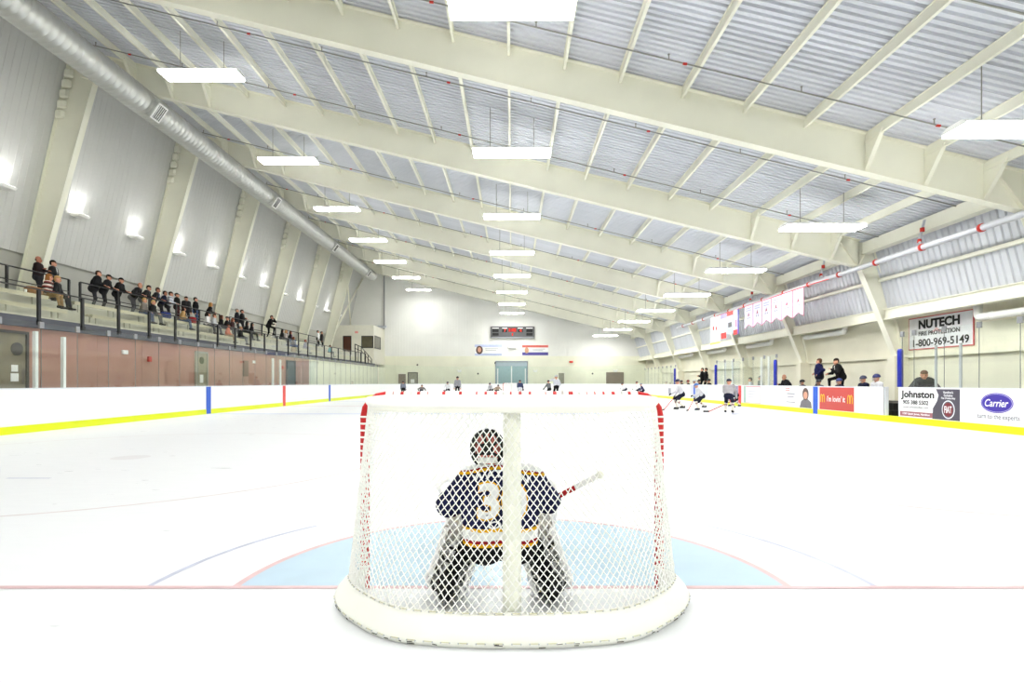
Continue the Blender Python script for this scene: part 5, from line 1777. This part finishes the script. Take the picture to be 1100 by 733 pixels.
B.limb((-.08, .2, .85), (-.08, .21, .875), .05, .055, SKN)
B.limb((-.08, .262, .9), (-.08, .27, .88), .011, .014, SKN)
V, Fc, mi = B.skin(.0095, .012)
cen = V[Fc].mean(1)
# knitted bands: hem, shoulder piping, white yoke edge
tor = (np.abs(cen[:, 0]) < .25) & (mi != SKN) & (mi != SHO)
z = cen[:, 2]
jer = tor & (z > .37) & (z < .68) & (np.abs(cen[:, 0]) < .245) & ((mi == NAV) | (mi == PNT))
back = cen[:, 1] < .25
mi[jer & back & (z < .475) & (z > .46)] = YE_
mi[jer & back & (z <= .46) & (z > .405)] = WH
mi[jer & back & (z <= .405) & (z > .39)] = RD
mi[jer & back & (z <= .39) & (z > .37)] = YE_
sh = (mi == NAV) & (z > .70)
zl = .81 - .16 * np.abs(cen[:, 0] + .02)
mi[sh & (z > zl)] = WH
mi[sh & (z <= zl) & (z > zl - .014)] = YE_
mi[sh & (z > zl) & (z < zl + .008)] = RD
ex = MB()
for x in (-1, 1):
    ex.ball((-.08 + x * .03, .237, .915), .011, 6, 4, 8)
    a = (x * .31 - .012, -.1, .03); b = (x * .365 - .01, .15, .03)
    ex.bar(a, b, .006, .055, 9)
    ex.bar((a[0], a[1] + .03, .055), (b[0], b[1] - .03, .055), .022, .03, 10)
ex.bar((-.1, .252, .853), (-.06, .252, .853), .01, .008, 11)
add_hand(ex, (-.29, .3, .5), (.1, .9, -.2), -1, 10, .95, pad=True)
add_hand(ex, (.262, .42, .5), (-.25, .85, -.1), 1, 10, .95, curl=1.2, pad=True)
nV = len(V)
verts = [tuple(v) for v in V] + ex.v
faces = [tuple(int(q) for q in f) for f in Fc] + [tuple(q + nV for q in f) for f in ex.f]
me = bpy.data.meshes.new('body')
me.from_pydata(verts, [], faces)
G_NAVY, G_YEL, G_WHT = cloth((22, 24, 66)), cloth((232, 176, 20)), cloth((236, 236, 238))
for mm in (cloth((226, 128, 118), .55), G_NAVY, cloth((18, 18, 24)), cloth((14, 14, 16), .5), G_WHT, G_YEL, cloth((150, 24, 34)), cloth(LGR), cloth((26, 20, 18), .3), M_STEEL, cloth((30, 30, 34), .6), cloth((150, 80, 76))):
    me.materials.append(mm)
me.polygons.foreach_set('material_index', [int(q) for q in mi] + ex.m)
me.polygons.foreach_set('use_smooth', [True] * len(faces))
me.update()
obj('body', me, gk)
bvh = BVHTree.FromPolygons([Vector(v) for v in verts[:nV]], faces[:len(Fc)])
def back_text(txt, w, h, x, zc, m, bold, off, arch=0.0, name='jersey_number'):
    tm = text_mesh(txt, w, h, m, bold)
    for v in tm.vertices:
        px, pz = x + v.co.x, zc + v.co.y - arch * (v.co.x / (w / 2)) ** 2
        hit = bvh.ray_cast(Vector((px, -1, pz)), Vector((0, 1, 0)), 2.0)
        yv = hit[0].y if hit[0] is not None else .1
        v.co = Vector((px, yv - off - (.003 if v.co.z > 0 else 0), pz))
    tm.update()
    obj(name, tm, gk)
back_text('30', .30, .215, .015, .625, G_YEL, .05, .004)
back_text('30', .285, .195, .015, .625, G_WHT, .03, .009)
back_text('WATSON', .34, .042, .0, .772, G_WHT, .02, .006, .03, 'jersey_name')
back_text('OBR', .2, .04, .03, .495, G_WHT, .02, .006, .0, 'jersey_print')
# mask with black rim, harness straps and back plate
hc = Vector((-.08, .165, .915))
M_MASK = mat('mask_white', (238, 238, 240), .3, .02)
M_STRAP = mat('strap_black', (26, 27, 28), .5)
m = MB()
vs, fs = [], []
nu, nv = 22, 8
for i in range(nv + 1):
    t = (PI * .62) * i / nv
    for k in range(nu):
        a = 2 * PI * k / nu
        vs.append(hc + Vector((.108 * math.sin(t) * math.cos(a), .135 * math.cos(t), .125 * math.sin(t) * math.sin(a) - .005)))
for i in range(nv):
    for k in range(nu):
        fs.append((i * nu + k, (i + 1) * nu + k, (i + 1) * nu + (k + 1) % nu, i * nu + (k + 1) % nu))
mk = m.add(vs, fs).build('mask', M_MASK, gk, True)
def ring_pt(a, t, k=1.0):
    return hc + Vector((.106 * k * math.sin(t) * math.cos(a), .133 * k * math.cos(t), .123 * k * math.sin(t) * math.sin(a) - .005))
MB().tube([ring_pt(2 * PI * k / 24, PI * .64) for k in range(24)], .015, 8, closed=True).build('mask_rim', M_STRAP, mk, True)
m = MB()
for a in (.6, 1.3, 1.85, 2.6, 3.6, 5.8):
    m.tube([ring_pt(a, PI * .66), ring_pt(a, PI * .78, .97), ring_pt(a, PI * .9, .93)], .009, 6)
m.build('harness_strap', M_STRAP, mk, True)
MB().rbox(-.035, .035, -.01, .01, -.035, .035, .012).build('back_plate', M_STRAP, mk, False, hc + Vector((0, -.118, .0)))
MB().rbox(-.06, .06, -.006, .006, -.018, .018, .008).build('neck_guard', M_MASK, mk, False, hc + Vector((0, -.1, -.07)))
m = MB()
for k in range(5):
    x = -.06 + .03 * k
    m.tube([hc + Vector((x, .138 - abs(x) * .25, .05)), hc + Vector((x, .15 - abs(x) * .3, -.01)), hc + Vector((x, .135 - abs(x) * .25, -.08))], .004, 5)
m.build('face_cage', M_STEEL, mk)
# leg pads: long padded slabs on the front of each leg, straps round the back
M_LPAD = mat('pad_white', (248, 248, 250), .5, .03)
M_LPADG = mat('pad_grey', (240, 241, 243), .6, .05)
for sx in (-1, 1):
    lo = Vector((sx * .345 - .01, .15, .02)); kn = Vector((sx * .245 - .01, .22, .30)); hi = Vector((sx * .16 - .01, .19, .56))
    pd = empty('leg_pad', (0, 0, 0)); pd.parent = gk
    vs, fs = [], []
    secs = [(lo, .115), (lo.lerp(kn, .12), .14), (lo.lerp(kn, .6), .135), (kn, .14), (kn.lerp(hi, .6), .135), (hi, .11)]
    for c, wd in secs:
        ax = (hi - lo).normalized()
        sd = Vector((1, 0, 0)); sd = (sd - ax * sd.dot(ax)).normalized()
        for u, v in ((-1, -.01), (-.93, -.045), (-.7, -.03), (.7, -.03), (.93, -.045), (1, -.01), (.8, .05), (-.8, .05)):
            vs.append(c + sd * u * wd + Vector((0, v, 0)))
    q = 8
    for i in range(len(secs) - 1):
        for k in range(q):
            fs.append((i * q + k, i * q + (k + 1) % q, (i + 1) * q + (k + 1) % q, (i + 1) * q + k))
    fs += [tuple(range(q - 1, -1, -1)), tuple(range((len(secs) - 1) * q, len(secs) * q))]
    MB().add(vs, fs).build('pad_shell', M_LPAD, pd, False)
    m = MB()
    ax = (kn - lo).normalized(); sd = (Vector((1, 0, 0)) - ax * ax.x).normalized()
    for t in (.2, .45, .72, .95):
        c = lo.lerp(kn, t)
        leg = Vector((sx * .31 - .01, .0, .13)).lerp(Vector((sx * .2, .17, .30)), t)
        m.tube([c - sd * .13, Vector((c.x, leg.y - .07, c.z)) - sd * .06, Vector((c.x, leg.y - .07, c.z)) + sd * .06, c + sd * .13], .009, 6)
    m.build('pad_strap', M_STRAP, pd, True)
    # inner flap beside the calf
    m = MB()
    for s2 in (-1, 1):
        a, b = lo.lerp(kn, .12) + sd * .105 * s2, kn.lerp(hi, .35) + sd * .11 * s2
        m.bar(a + Vector((0, -.06, 0)), b + Vector((0, -.07, 0)), .022, .13, up=(0, 1, 0))
    m.build('calf_flap', M_LPADG, pd)
# blocker and trapper
MB().rbox(-.09, .09, -.02, .02, -.17, .12, .03).build('blocker', M_LPAD, gk, False, (.29, .50, .52))
m = MB().ball((-.30, .38, .5), (.11, .05, .12), 14, 8)
m.tube([(-.38, .4, .55), (-.44, .44, .62), (-.36, .46, .66), (-.28, .44, .6)], .016, 6)
m.build('trapper', M_LPAD, gk, True)
# stick (held, so a thing of its own)
butt, heel = Vector((.565, 3.45, .743)), Vector((-.49, 4.1, .035))
so = tag(empty('goalie_stick', heel), 'red goalkeeper stick with a white taped end poking out beside the navy jersey', 'hockey stick')
d = (butt - heel)
MB().bar(d * .42, d * .855, .024, .032).build('shaft', cloth((176, 26, 34), .4), so)
MB().bar(Vector((0, 0, 0)), d * .42, .075, .022, up=(0, -1, 0)).build('paddle', M_LPAD, so)
MB().bar(d * .855, d * .985, .026, .034).build('tape', M_LPAD, so)
MB().ball(d * .99, .026, 10, 6).build('knob', M_PADC, so, True)
MB().bar((0, 0, 0), (.07, .3, .01), .02, .085).build('blade', M_LPAD, so)

bpy.data.scenes.remove(TMP)
